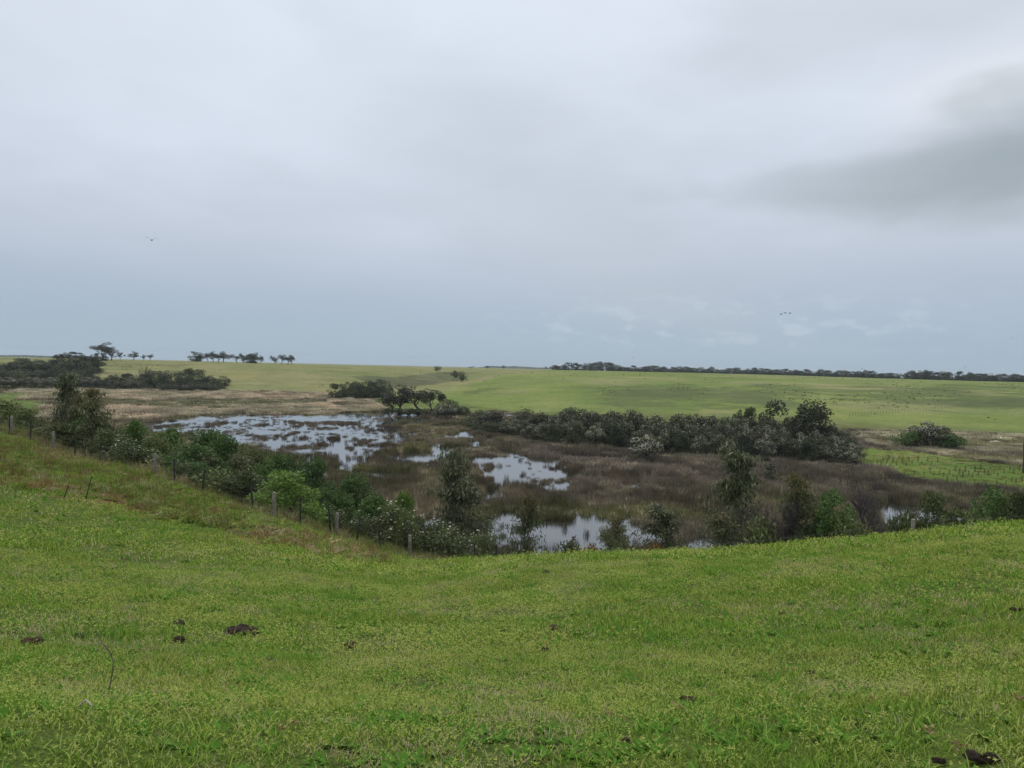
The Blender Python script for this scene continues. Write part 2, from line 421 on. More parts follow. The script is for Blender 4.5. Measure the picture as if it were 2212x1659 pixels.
def bark_mat(name, c0, c1):
    m, bb = new_mat(name)
    tco = bb.n('ShaderNodeTexCoord'); mp = bb.n('ShaderNodeMapping'); mp.inputs['Scale'].default_value = (6, 6, 1.2)
    bb.t.links.new(tco.outputs['Object'], mp.inputs[0])
    nz = bb.noise(mp.outputs[0], 2.0, 5, 0.65)
    return finish(m, bb, bb.mix(bb.ss(nz, 0.35, 0.65), c0, c1), 0.85, 0.1, 0, (nz, 0.5, 0.03))

# ------------------------------------------------------------------ ground sheet
azl = np.concatenate([np.arange(-180, -50, 5.0), np.arange(-50, 50, 0.28), np.arange(50, 180.1, 5.0)]) * math.pi / 180
dl = [0.6]
while dl[-1] < 8800:
    d = dl[-1]
    k = 1.035 if d < 55 else 1.013 if d < 480 else 1.02 if d < 1400 else 1.06
    dl.append(d * k)
dl = np.array(dl)
A, D = np.meshgrid(azl, dl, indexing='ij')
GX = D * np.sin(A); GY = D * np.cos(A)
GZ = height(GX.ravel(), GY.ravel()).reshape(GX.shape)
na, nd_ = GX.shape
gv = np.stack([GX, GY, GZ], -1).reshape(-1, 3)
idx = np.arange(na * nd_).reshape(na, nd_)
gq = np.stack([idx[:-1, :-1], idx[:-1, 1:], idx[1:, 1:], idx[1:, :-1]], -1).reshape(-1, 4)[:, ::-1]
gm = MB(); gm.add(gv, gq)
cap = len(gv)
c0 = np.array([[0, 0, float(GZ[:, 0].mean())]])
cf = np.stack([idx[:-1, 0], idx[1:, 0], np.full(na - 1, cap)], -1)
gm.V.append(c0); gm.n += 1
gm.F3.append(cf[:, ::-1]); gm.M3.append(np.zeros(len(cf)))

BRACKEN = [(-200, 960), (30, 945), (150, 962), (330, 1000), (480, 1058), (600, 1130), (700, 1160), (860, 1205), (840, 1218), (700, 1200), (560, 1172), (430, 1135), (330, 1120), (230, 1080), (60, 1062), (-200, 1060)]
RUST = [[(40, 1045), (140, 1050), (230, 1075), (330, 1105), (300, 1120), (200, 1090), (60, 1068)], [(560, 1140), (700, 1165), (830, 1200), (800, 1215), (600, 1185), (470, 1165)], [(60, 965), (250, 985), (240, 1010), (80, 995)]]
def zones(x, y, z):
    d = np.hypot(x, y)
    zt = tab_height(x, y); w = marsh_w(zt, d)
    px, py = project(np.stack([x, y, z], -1))
    wx, wy = warp_px(x, y)
    n = len(x)
    c = np.tile(np.array([.075, .105, .022]), (n, 1))
    t = np.zeros(n)
    def setc(mask, colour, k=1.0):
        k = np.broadcast_to(np.asarray(k, float), mask.shape)
        mm = (mask * k)[:, None]
        c[:] = c * (1 - mm) + np.array(colour) * mm
    nb = fbm(x * 0.3, y * 0.3, 51)
    setc(inpoly(px, py, BRACKEN) & (d < 62) & (nb > 0.42), (.115, .12, .045))
    setc((anyin(px, py, RUST)) & (d < 62) & (nb > 0.4), (.15, .10, .05))
    setc((d > 44) & (d < 300), (.09, .095, .04), sstep(d, 44, 50))
    hill = sstep(d, 240, 300) * (1 - w)
    dbx = np.interp(px, [800, 900, 1000, 1100, 1180, 1260], [340, 408, 455, 565, 800, 4000])
    rk = 1 - sstep(d - dbx, -6, 10)
    hl = np.array([.180, .190, .075]); hr = np.array([.152, .196, .056])
    hc = hl[None] * (1 - rk[:, None]) + hr[None] * rk[:, None]
    c[:] = c * (1 - hill[:, None]) + hc * hill[:, None]
    # muddy marsh and its dry margins
    c[:] = c * (1 - w[:, None]) + np.array([.050, .042, .032]) * w[:, None]
    wm = w > 0.3
    setc(wm & anyin(wx, wy, BEIGE_L), (.22, .18, .12)); setc(wm & anyin(wx, wy, BEIGE_R), (.155, .16, .085))
    setc(wm & anyin(wx, wy, SEDGE_L), (.09, .09, .05))
    setc(wm & anyin(wx, wy, [FIELD]), (.105, .155, .032)); setc(wm & anyin(wx, wy, GREEN_L + GREEN_C), (.095, .135, .034))
    # scrubby tussock on the hill faces
    p1 = sstep(py, 826, 838) * (1 - sstep(py, 872, 890)) * sstep(px, 1230, 1380) * (1 - sstep(px, 2160, 2300)) * hill
    gul = inpoly(px, py, [(760, 812), (860, 815), (960, 803), (1010, 806), (1000, 822), (900, 834), (850, 838), (790, 826)]) * hill
    p2 = sstep(py, 780, 790) * (1 - sstep(py, 800, 812)) * (px < 420) * hill * 0.6
    gul = gul * (d > dbx + 12)
    setc(gul > 0, (.085, .080, .048), .85 * sstep(fbm(x * .03, y * .03, 151, 4), .34, .52))
    setc(p1 > 0, (.088, .112, .048), .6 * np.clip(p1, 0, 1) * sstep(fbm(x * .028, y * .022, 153, 5), .50, .60))
    setc(p2 > 0, (.088, .105, .045), .7 * np.clip(p2, 0, 1) * sstep(fbm(x * .03, y * .02, 155, 4), .50, .60))
    setc(hill > .5, (.235, .225, .115), .45 * sstep(fbm(x * .02, y * .016, 157, 5), .54, .66))
    t[:] = np.clip(p1 * 0.85 + gul * 1.5 + p2 + 0.22 * hill, 0, 1.5)
    return c, t
zc, zt_ = zones(gv[:, 0], gv[:, 1], gv[:, 2])
zc = np.vstack([zc, zc[:1]]); zt_ = np.append(zt_, 0)

m_ground, bb = new_mat('turf_and_mud')
att = bb.n('ShaderNodeAttribute', attribute_name='zone'); att2 = bb.n('ShaderNodeAttribute', attribute_name='tussock')
P = wpos(bb)
nA = bb.noise(P, 0.045, 8, 0.72); nB = bb.noise(P, 0.5, 5, 0.65); nC = bb.noise(P, 0.012, 3, 0.5)
mpT = bb.n('ShaderNodeMapping'); mpT.inputs['Scale'].default_value = (0.032, 0.045, 0.0); bb.t.links.new(P, mpT.inputs[0])
nT = bb.noise(mpT.outputs[0], 1.0, 6, 0.66, 0.2); nS = bb.noise(P, 0.011, 3, 0.6)
c = bb.mix(1.0, att.outputs['Color'], bb.ramp(nA, [(0.3, (.72, .78, .72)), (0.5, (1, 1, 1)), (0.7, (1.3, 1.16, 1.15))]), 'MULTIPLY')
c = bb.mix(1.0, c, bb.ramp(nC, [(0.35, (.85, .92, .85)), (0.65, (1.15, 1.06, 1.12))]), 'MULTIPLY')
c = bb.mix(1.0, c, bb.ramp(nB, [(0.25, (.72, .76, .72)), (0.5, (1, 1, 1)), (0.75, (1.3, 1.22, 1.2))]), 'MULTIPLY')
c = bb.mix(1.0, c, bb.ramp(bb.noise(P, 45.0, 5, 0.75), [(0.3, (.35, .38, .4)), (0.5, (1, 1, 1)), (0.7, (1.9, 1.8, 1.6))]), 'MULTIPLY')
thr = bb.m('SUBTRACT', nT, bb.m('MULTIPLY', att2.outputs['Fac'], 0.20))
thr = bb.m('ADD', thr, bb.m('MULTIPLY', bb.m('SUBTRACT', nS, 0.5), 0.5))
c = bb.mix(bb.m('MULTIPLY', bb.m('SUBTRACT', 1.0, bb.ss(thr, 0.27, 0.37)), 0.55), c, (.075, .090, .040))
c = bb.mix(bb.m('MULTIPLY', bb.m('MULTIPLY', bb.ss(nT, 0.5, 0.6), bb.ss(bb.noise(P, 0.006, 2, 0.5), 0.45, 0.6)), 0.35), c, (.27, .25, .13))
finish(m_ground, bb, c, 0.95, 0.05, 0, (bb.noise(P, 3.0, 5, 0.7), 0.6, 0.12))
gme = gm.mesh('ground', [m_ground], True)
ca = gme.color_attributes.new('zone', 'FLOAT_COLOR', 'POINT')
ca.data.foreach_set('color', np.hstack([zc, np.ones((len(zc), 1))]).astype(np.float32).ravel())
fa = gme.attributes.new('tussock', 'FLOAT', 'POINT'); fa.data.foreach_set('value', zt_.astype(np.float32))
ground = tag(new('ground', gme), kind='structure', label='green pasture hillside falling to the marsh with low hills behind')

# ------------------------------------------------------------------ marsh water
wpts = [(math.sin(rad(a)) * d, math.cos(rad(a)) * d) for a, d in ((-46, 120), (-46, 470), (-20, 470), (0, 330), (20, 260), (46, 260), (46, 85), (20, 66), (0, 58), (-20, 66))]
wme = bpy.data.meshes.new('water'); wme.from_pydata([(x, y, 0.0) for x, y in wpts], [], [tuple(range(len(wpts)))[::-1]]); wme.update()
m_water, bb = new_mat('pond_water')
P = wpos(bb)
mp = bb.n('ShaderNodeMapping'); mp.inputs['Scale'].default_value = (1.6, 0.7, 1); bb.t.links.new(P, mp.inputs[0])
nw = bb.noise(mp.outputs[0], 1.0, 3, 0.5)
finish(m_water, bb, (.030, .032, .026), 0.03, 0.5, 0, (nw, 0.12, 0.05))
for n_ in m_water.node_tree.nodes:
    if n_.type == 'BSDF_PRINCIPLED': n_.inputs['IOR'].default_value = 1.95
wme.materials.append(m_water)
# keep the normal up
if wme.polygons[0].normal.z < 0: wme.flip_normals()
water = tag(new('water', wme), kind='structure', label='shallow grey marsh water reflecting the overcast sky')

# ------------------------------------------------------------------ scatter helper (uncountable growth only)
def source(name, mb, mats, smooth=False):
    return bpy.data.objects.new(name, mb.mesh(name, mats, smooth))
def scatter(name, label, P, rot, scl, idx, tint, sources, coll_name):
    coll = bpy.data.collections.new(coll_name)
    for o in sources: coll.objects.link(o)
    me = bpy.data.meshes.new(name); n = len(P)
    me.vertices.add(n); me.vertices.foreach_set('co', np.asarray(P, np.float32).ravel())
    def attr(nm, typ, key, v):
        a = me.attributes.new(nm, typ, 'POINT'); a.data.foreach_set(key, v)
    attr('rot', 'FLOAT_VECTOR', 'vector', np.asarray(rot, np.float32).ravel())
    attr('scl', 'FLOAT_VECTOR', 'vector', np.asarray(scl, np.float32).ravel())
    attr('vi', 'INT', 'value', np.asarray(idx, np.int32))
    attr('tint', 'FLOAT_VECTOR', 'vector', np.asarray(tint, np.float32).ravel())
    ng = bpy.data.node_groups.new(name + '_scatter', 'GeometryNodeTree')
    ng.interface.new_socket('Geometry', in_out='INPUT', socket_type='NodeSocketGeometry')
    ng.interface.new_socket('Geometry', in_out='OUTPUT', socket_type='NodeSocketGeometry')
    gi = ng.nodes.new('NodeGroupInput'); go = ng.nodes.new('NodeGroupOutput')
    ip = ng.nodes.new('GeometryNodeInstanceOnPoints')
    ci = ng.nodes.new('GeometryNodeCollectionInfo'); ci.inputs['Collection'].default_value = coll
    ci.inputs['Separate Children'].default_value = True; ci.inputs['Reset Children'].default_value = True
    def na_(nm, t):
        q = ng.nodes.new('GeometryNodeInputNamedAttribute'); q.data_type = t; q.inputs[0].default_value = nm
        return q.outputs['Attribute']
    L = ng.links.new
    L(gi.outputs[0], ip.inputs['Points']); L(ci.outputs[0], ip.inputs['Instance'])
    ip.inputs['Pick Instance'].default_value = True
    L(na_('vi', 'INT'), ip.inputs['Instance Index'])
    er = ng.nodes.new('FunctionNodeEulerToRotation'); L(na_('rot', 'FLOAT_VECTOR'), er.inputs[0]); L(er.outputs[0], ip.inputs['Rotation'])
    L(na_('scl', 'FLOAT_VECTOR'), ip.inputs['Scale']); L(ip.outputs[0], go.inputs[0])
    o = new(name, me); md = o.modifiers.new('scatter', 'NODES'); md.node_group = ng
    return tag(o, label, kind='stuff')
def sector(rng, n, d0, d1, a0=-44, a1=44):
    d = np.sqrt(rng.uniform(d0 * d0, d1 * d1, n)); a = np.radians(rng.uniform(a0, a1, n))
    return d * np.sin(a), d * np.cos(a), d
def zrot(rng, n, tilt=0.12):
    return np.stack([rng.normal(0, tilt, n), rng.normal(0, tilt, n), rng.uniform(0, 6.283, n)], 1)

# dung clods on the turf: photo column, row, width, lobes, label, tone (the grass is thin where they lie)
CLODS = [(525, 1371, 62, 4, 'largest dark dung heap, a two-lump pile on the left turf', 0), (388, 1388, 24, 1, 'small dark dung clod left of the largest heap', 0), (168, 1379, 30, 2, 'flat dark dung smear near the left edge', 0),
         (387, 1353, 24, 1, 'thin dark smear above the small left clod', 0), (66, 1392, 40, 3, 'brownish crumbled dung at the far left', 1), (758, 1401, 27, 1, 'greyish dung clod left of the picture centre', 1),
         (1196, 1361, 20, 1, 'small brown clod in the yellow weeds at centre', 1), (1176, 1408, 19, 1, 'flat brown clod below the small central one', 1), (1482, 1520, 38, 2, 'round fibrous brown dung pat on the lower right turf', 1),
         (1693, 1331, 24, 2, 'grey brown clod in the yellowish weeds right of centre', 1), (1178, 1240, 15, 1, 'tiny dark mound near the crest at centre', 0), (2193, 1323, 26, 2, 'dark clod by the right picture edge', 0),
         (1752, 1461, 18, 1, 'small dark clod beside a tan scrap at right', 1), (2032, 1655, 34, 2, 'dark clod cut by the bottom edge', 0), (2112, 1650, 54, 3, 'long dark clod at the bottom right corner', 0),
         (1856, 1571, 20, 1, 'small black clod low on the right turf', 0), (1352, 1607, 18, 1, 'small brown clod near the bottom centre', 1), (1630, 1508, 22, 2, 'dark crumbs right of the round fibrous pat', 0)]
CLEAR = []
for px, py, w, lb, lab, mt in CLODS:
    x, y, z, d = hit(px, py); CLEAR.append((x, y, w / FPX * d * .55))

# ------------------------------------------------------------------ pasture grass
def grass_mat(name, kind):
    m, bb = new_mat(name); P = wpos(bb); r = isl(bb)
    n1 = bb.noise(P, 0.45, 3, 0.6); n2 = bb.noise(P, 2.4, 3, 0.6)
    if kind == 'green':
        a = bb.ramp(r, [(0.0, (.066, .158, .014)), (0.45, (.162, .302, .034)), (0.85, (.272, .412, .064)), (1.0, (.47, .50, .15))])
        y = bb.ramp(r, [(0.0, (.130, .190, .022)), (0.5, (.275, .355, .052)), (0.85, (.42, .46, .11)), (1.0, (.58, .52, .24))])
        f = bb.m('ADD', bb.m('MULTIPLY', n1, 0.7), bb.m('MULTIPLY', n2, 0.5))
        c = bb.mix(bb.ss(f, 0.51, 0.74), a, y)
    elif kind == 'straw':
        c = bb.ramp(r, [(0.0, (.13, .085, .04)), (0.4, (.30, .23, .11)), (1.0, (.58, .50, .31))])
    elif kind == 'weed':
        c = bb.ramp(r, [(0.0, (.19, .27, .035)), (0.5, (.36, .41, .085)), (1.0, (.56, .56, .19))])
    else:
        c = bb.ramp(r, [(0.0, (.045, .125, .014)), (0.6, (.095, .22, .028)), (1.0, (.17, .30, .05))])
    return finish(m, bb, c, 0.8, 0.04, 0.30)
G_GREEN, G_STRAW, G_WEED, G_LEAF = (grass_mat('grass_' + k, k) for k in ('green', 'straw', 'weed', 'leaf'))
def tuft(rng, n, R, h0, h1, w, lean, mats):
    mb = MB()
    ph = rng.uniform(0, 6.283, n); q = R * np.sqrt(rng.uniform(0, 1, n))
    Bp = np.stack([q * np.cos(ph), q * np.sin(ph), np.full(n, -0.012)], 1)
    h = rng.uniform(h0, h1, n); blades(mb, Bp, h, np.full(n, w) * rng.uniform(.7, 1.3, n), rng.uniform(0, 6.283, n), h * rng.uniform(0.1, lean, n))
    return mb
def weed(rng, n, R, h0, h1, s):
    mb = MB()
    for i in range(n):
        a = rng.uniform(0, 6.283); q = R * math.sqrt(rng.uniform()); z = rng.uniform(h0, h1)
        c = np.array([q * math.cos(a), q * math.sin(a), z])
        k = 5; an = np.arange(k) / k * 6.283 + rng.uniform(0, 6)
        U = np.stack([np.cos(an), np.sin(an), rng.uniform(-.5, .9, k)], 1) * s * rng.uniform(.5, 1.3, (k, 1))
        W = np.stack([-np.sin(an), np.cos(an), rng.uniform(-.6, .6, k)], 1) * s * 0.26
        kites(mb, np.tile(c, (k, 1)), U, W)
    return mb
def rosette(rng, n, L):
    mb = MB(); an = rng.uniform(0, 6.283, n)
    U = np.stack([np.cos(an), np.sin(an), rng.uniform(.15, .7, n)], 1) * (L * rng.uniform(.6, 1.2, n))[:, None]
    W = np.stack([-np.sin(an), np.cos(an), rng.uniform(-.3, .3, n)], 1) * L * 0.22
    kites(mb, np.zeros((n, 3)) + rng.normal(0, L * .3, (n, 3)) * np.array([1, 1, 0]), U, W)
    return mb
rng = np.random.default_rng(7)
def grass_set(prefix, k):
    """k widens the tufts for ground farther off"""
    S = []
    for i in range(3): S.append(source(f'{prefix}_{len(S):02d}', tuft(rng, int(34 * k ** .5), .085 * k, .018, .050 * k ** .35, .0044 * k ** .85, 1.2, None), [G_GREEN]))
    S.append(source(f'{prefix}_{len(S):02d}', tuft(rng, 16, .08 * k, .015, .05 * k ** .35, .0035 * k ** .85, 2.4, None), [G_STRAW]))
    S.append(source(f'{prefix}_{len(S):02d}', weed(rng, int(17), .10 * k, .012, .05 * k ** .35, .0085 * k ** .85), [G_WEED]))
    S.append(source(f'{prefix}_{len(S):02d}', rosette(rng, 11, .05 * k ** .7), [G_LEAF]))
    return S
def grass_field(name, label, d0, d1, dens, k, seed):
    r = np.random.default_rng(seed)
    n = int(dens * 0.5 * (d1 * d1 - d0 * d0) * math.radians(88))
    x, y, d = sector(r, n, d0, d1)
    z = height(x, y)
    u = r.uniform(size=n)
    nw = fbm(x * .5, y * .5, 71); ns = fbm(x * .9 + 9, y * .9, 73); nl = fbm(x * 1.6, y * 1.6, 75)
    nw2 = fbm(x * 1.7, y * 1.7, 72)
    pw = 0.07 + 0.42 * sstep(.6 * nw + .4 * nw2, .42, .64) * sstep(d, 2.5, 6); pst = 0.06 + 0.34 * sstep(ns, .50, .70); plf = 0.04 + 0.24 * sstep(nl, .56, .74)
    pw = pw * np.interp(d, [0, 25, 60], [1, .8, .35])
    vi = r.integers(0, 3, n)
    vi = np.where(u < pw, 4, np.where(u < pw + pst, 3, np.where(u < pw + pst + plf, 5, vi)))
    keep = np.ones(n, bool)
    for cx, cy, cr_ in CLEAR: keep &= np.hypot(x - cx, y - cy) > cr_
    gap = fbm(x * (5.0 if k < 1.5 else 1.8), y * (5.0 if k < 1.5 else 1.8), 81, 3) + .25 * (fbm(x * .7, y * .7, 83, 2) - .5)
    keep &= r.uniform(size=n) < np.clip(sstep(gap, .24, .44), .45, 1)
    lush = 0.48 + 0.7 * fbm(x * 1.3, y * 1.3, 77) ** 1.2 + 0.75 * sstep(fbm(x * 1.1, y * 1.1, 79), .6, .75)
    s = r.uniform(.8, 1.25, n)
    scl = np.stack([s, s, s * np.where(vi < 3, lush, 1.0)], 1)
    return scatter(name, label, np.stack([x, y, z], 1)[keep], zrot(r, n, .1)[keep], scl[keep], vi[keep], np.ones((keep.sum(), 3)), grass_set(name, k), name + '_sources')
grass_field('near_grass', 'short cropped pasture grass at the bottom of the picture', 1.8, 7.5, 330, 1.0, 1)
grass_field('grass', 'short green pasture grass with yellowish weeds on the middle of the slope', 7.5, 17, 95, 1.9, 2)
grass_field('slope_grass', 'pasture grass on the far end of the near slope up to the wire fence', 17, 62, 14, 4.6, 3)

# ------------------------------------------------------------------ marsh growth
def tint_mat(name, trans=0.15):
    m, bb = new_mat(name)
    a = bb.n('ShaderNodeAttribute', attribute_name='tint', attribute_type='INSTANCER')
    c = bb.mix(1.0, a.outputs['Vector'], bb.ramp(isl(bb), [(0.0, (.55, .55, .55)), (0.5, (1, 1, 1)), (1.0, (1.55, 1.5, 1.45))]), 'MULTIPLY')
    return finish(m, bb, c, 0.8, 0.1, trans)
M_REED = tint_mat('reed_stems')
def reed_tuft(rng, n, R, h0, h1, w, lean):
    mb = tuft(rng, n, R, h0, h1, w, lean, None); return mb
rng = np.random.default_rng(11)
REEDS = [source(f'reed_source_{i:02d}', reed_tuft(rng, 70, .62, .55, 1.25, .035, .45), [M_REED]) for i in range(4)]
r = np.random.default_rng(12)
def reed_points(n, d0, d1, widen, far):
    x, y, d = sector(r, n, d0, d1, -40, 40)
    zt = tab_height(x, y); w = marsh_w(zt, d)
    k = w > 0.45
    x, y, d = x[k], y[k], d[k]
    px, py = warp_px(x, y); qx, qy = project(np.stack([x, y, np.zeros_like(x)], -1))
    n = len(x)
    opn = anyin(px, py, OPEN); fld = anyin(px, py, [FIELD]); grn = anyin(px, py, GREEN_L + GREEN_C)
    bl = anyin(px, py, BEIGE_L); br = anyin(px, py, BEIGE_R); sg = anyin(px, py, SEDGE_L)
    cl = fbm(x * .10, y * .045, 91, 4); cl2 = fbm(x * .33, y * .16, 93, 3); big = fbm(x * .03, y * .03, 95, 3); hue = fbm(x * .06, y * .05, 97, 3)
    p = np.where(cl > .30, 1.0, .25) * np.where(cl2 > .33, 1.0, .35)
    first = inpoly(px, py, OPEN[0])
    isl_ = fbm(x * .28, y * .13, 94, 3)
    p = np.where(opn, np.where(isl_ + .3 * (cl - .5) > np.where(first, .58, .63), .6, np.where(first, .05, .014)), p)
    gl = fbm(x * .05, y * .16, 96, 3)
    p = np.where(~opn & (gl < .30) & (d < 190), .03, p)
    # water glints between the clumps around the ponds
    rim = np.zeros(n, bool)
    for ox, oy in ((26, 0), (-26, 0), (0, 11), (0, -11)): rim |= anyin(px + ox, py + oy, OPEN)
    p = np.where(rim & ~opn & (cl2 < .5), p * .08, p)
    glint = inpoly(px, py, [(900, 900), (1060, 915), (1080, 960), (1000, 1000), (880, 1000), (870, 960)]) & (cl2 + .5 * (cl - .5) < .52)
    p = np.where(glint, p * .1, p)
    p = np.where(bl | br, 1.0, p); p = np.where(sg, .55, p); p = np.where(grn, .03, p); p = np.where(fld, .11, p)
    keep = r.uniform(size=n) < p
    brown = np.stack([.172 + .08 * (hue - .5), .145 + .06 * (hue - .5), .094 + 0 * hue], 1)
    olive = np.array([.142, .142, .060])
    f = sstep(fbm(x * .12, y * .1, 99, 3), .42, .62)[:, None]
    t = brown * (1 - f) + olive * f
    mauve = np.array([.182, .152, .122])
    far_m = (sstep(qx, 900, 1200) * (1 - sstep(qy, 1040, 1110)))[:, None] * .75
    t = t * (1 - far_m) + mauve * far_m
    straw = np.array([.49, .40, .285]); straw2 = np.array([.39, .355, .245])
    v = sstep(hue, .35, .65)[:, None]
    pat = fbm(x * .035, y * .05, 131, 4); lowp = (bl | br) & (pat > .61)
    t = np.where(bl[:, None], straw * (1 - v) + straw2 * v, t)
    t = np.where(br[:, None], np.array([.35, .32, .215]) * (.8 + .4 * v), t)
    t = np.where(lowp[:, None], np.array([.20, .19, .095]), t)
    t = np.where(sg[:, None], np.array([.17, .165, .09]), t)
    t = np.where(fld[:, None] | grn[:, None], np.array([.25, .26, .085]), t)
    t = np.where(opn[:, None], np.array([.135, .108, .072]), t)
    pale = (r.uniform(size=n) < .05)[:, None] & ~opn[:, None]
    t = np.where(pale, np.array([.46, .39, .26]), t)
    t = t * r.uniform(.72, 1.3, (n, 1))
    st = fbm(x * .16, y * .11, 133, 3)
    h = (.45 + .55 * big + .75 * sstep(st, .35, .7)) * r.uniform(.7, 1.3, n)
    t = t * (.72 + .55 * sstep(fbm(x * .2, y * .13, 135, 3), .35, .65))[:, None]
    h = h * np.interp(d, [60, 130, 200], [1.0, .9, .62]); h = np.where(opn, h * .7, h); h = np.where(sg, .5 * h, h); h = np.where(lowp, .55 * h, h); h = np.where(fld | grn, .42 * h, h); h = np.where(bl, 1.15 * h, h); h = np.where(br, .7 * h, h)
    s = widen * r.uniform(.8, 1.3, n) * np.where(opn, .55, 1.0) * np.where(fld, .8, 1.0)
    x, y, h, s, t = x[keep], y[keep], h[keep], s[keep], t[keep]
    return np.stack([x, y, np.maximum(height(x, y), -.15) - .05], 1), np.stack([s, s, h], 1), t
parts = [reed_points(42000, 60, 130, 1.0, 0), reed_points(52000, 130, 230, 1.35, 0), reed_points(52000, 230, 470, 2.3, 1)]
PP = np.concatenate([q[0] for q in parts]); SS = np.concatenate([q[1] for q in parts]); TT = np.concatenate([q[2] for q in parts])
scatter('reeds', 'brown and straw coloured reeds and rushes filling the marsh', PP, zrot(r, len(PP), .05), SS, r.integers(0, 4, len(PP)), TT, REEDS, 'reed_sources')

# low dark scrub on the far hill faces
M_SCRUB = tint_mat('scrub_leaves', .1)
def scrub_src(rng):
    mb = MB()
    n = 46; dv = rand_dirs(rng, n); dv[:, 2] = np.abs(dv[:, 2])
    C = dv * np.array([.9, .9, .42]) * rng.uniform(.5, 1, (n, 1)); U = rand_dirs(rng, n) * .42
    W = unit(np.cross(U, rand_dirs(rng, n))) * .17
    kites(mb, C, U, W); return mb
SCR = [source(f'scrub_source_{i:02d}', scrub_src(rng), [M_SCRUB]) for i in range(3)]
x, y, d = sector(r, 90000, 300, 900, -36, 36)
z = height(x, y); c_, t_ = zones(x, y, z)
nn = fbm(x * .045, y * .03, 111, 4)
k = (r.uniform(size=len(x)) < np.clip(t_ - .1, 0, 1) * sstep(nn, .48, .70) * .25)
x, y, z = x[k], y[k], z[k]; n = len(x)
s = r.uniform(.25, .75, n)
tt = np.array([.125, .150, .055]) * r.uniform(.7, 1.35, (n, 1)) + r.uniform(0, .03, (n, 1)) * np.array([1, .4, .2])
scatter('hill_scrub', 'low dark tussocks and scrub dotting the far green hillsides', np.stack([x, y, z], 1), zrot(r, n), np.stack([s, s, s * .8], 1), r.integers(0, 3, n), tt, SCR, 'scrub_sources')

# bracken, dead fronds and rank grass down by the fence
M_FERN = tint_mat('bracken_fronds', .25)
def fern_src(rng, n, L):
    mb = MB()
    for i in range(n):
        a = rng.uniform(0, 6.283); up = rng.uniform(.35, 1.0); Lf = L * rng.uniform(.6, 1.1)
        dirh = np.array([math.cos(a), math.sin(a), 0]); side = np.array([-math.sin(a), math.cos(a), 0])
        k = 9; t = np.linspace(.12, 1, k)[:, None]
        spine = dirh * Lf * t * .75 + np.array([0, 0, 1]) * Lf * (up * t - .55 * up * t * t)
        ln = Lf * .34 * (1 - t * .85)
        for sg_ in (-1, 1):
            U = (side * sg_ + dirh * .5 + np.array([0, 0, -.15])) * ln
            kites(mb, spine, U, unit(np.cross(U, np.array([0, 0, 1.0]))) * ln * .2)
    return mb
FERN = [source(f'fern_source_{i:02d}', fern_src(rng, 8, .55), [M_FERN]) for i in range(3)] + \
       [source(f'fern_source_{3 + i:02d}', tuft(rng, 46, .3, .15, .55, .014, .7, None), [M_FERN]) for i in range(2)]
FX = [-200, 0, 118, 338, 597, 733, 895, 1185, 1600, 2000, 2300, 2600]
FD = [68, 60, 54.5, 45, 35.2, 36.5, 38, 38, 36, 34, 36, 40]
def fence_d(px): return np.interp(px, FX, FD)
x, y, d = sector(r, 90000, 14, 66)
z = height(x, y); px, py = project(np.stack([x, y, z], -1))
fd = fence_d(px)
nb = fbm(x * .35, y * .35, 121, 3)
inb = inpoly(px, py, BRACKEN) & (d < fd + .5)
rust = anyin(px, py, RUST) & inb
line = np.abs(d - fd - .6) < 1.5
beyond = (d > fd + .8) & (d < fd + 22)
p = np.where(inb, .46 * sstep(nb, .32, .56), 0); p = np.where(rust, .8, p); p = np.maximum(p, np.where(line, .45, 0)); p = np.maximum(p, np.where(beyond, .5, 0))
k = r.uniform(size=len(x)) < p
x, y, z, rust, line, beyond, d = x[k], y[k], z[k], rust[k], line[k], beyond[k], d[k]; n = len(x)
u = r.uniform(size=n)
vi = np.where(line | beyond, np.where(u < .6, r.integers(3, 5, n), r.integers(0, 3, n)), np.where(u < .7, r.integers(0, 3, n), r.integers(3, 5, n)))
green = np.array([.140, .205, .035]); olive = np.array([.165, .175, .050]); rustc = np.array([.20, .115, .05]); strawc = np.array([.33, .27, .16])
q = r.uniform(size=(n, 1))
tt = np.where(q < .5, green, np.where(q < .82, olive, np.where(q < .94, rustc, strawc)))
tt = np.where((rust[:, None]) & (q > .35), np.where(q > .75, strawc, rustc), tt)
tt = np.where((line[:, None]) & (vi[:, None] > 2), np.where(q < .45, strawc * .85, olive), tt)
tt = np.where((beyond[:, None]) & (q > .8), np.array([.13, .13, .05]), tt)
tt = tt * r.uniform(.7, 1.3, (n, 1))
s = r.uniform(.55, 1.15, n); s = np.where(beyond, s * 1.5, s)
scatter('bracken', 'olive and rust bracken with rank grass on the slope by the fence', np.stack([x, y, z - .03], 1), zrot(r, n, .15), np.stack([s, s, s * r.uniform(.6, 1.1, n) * np.where(rust, .7, 1)], 1), vi, tt, FERN, 'fern_sources')

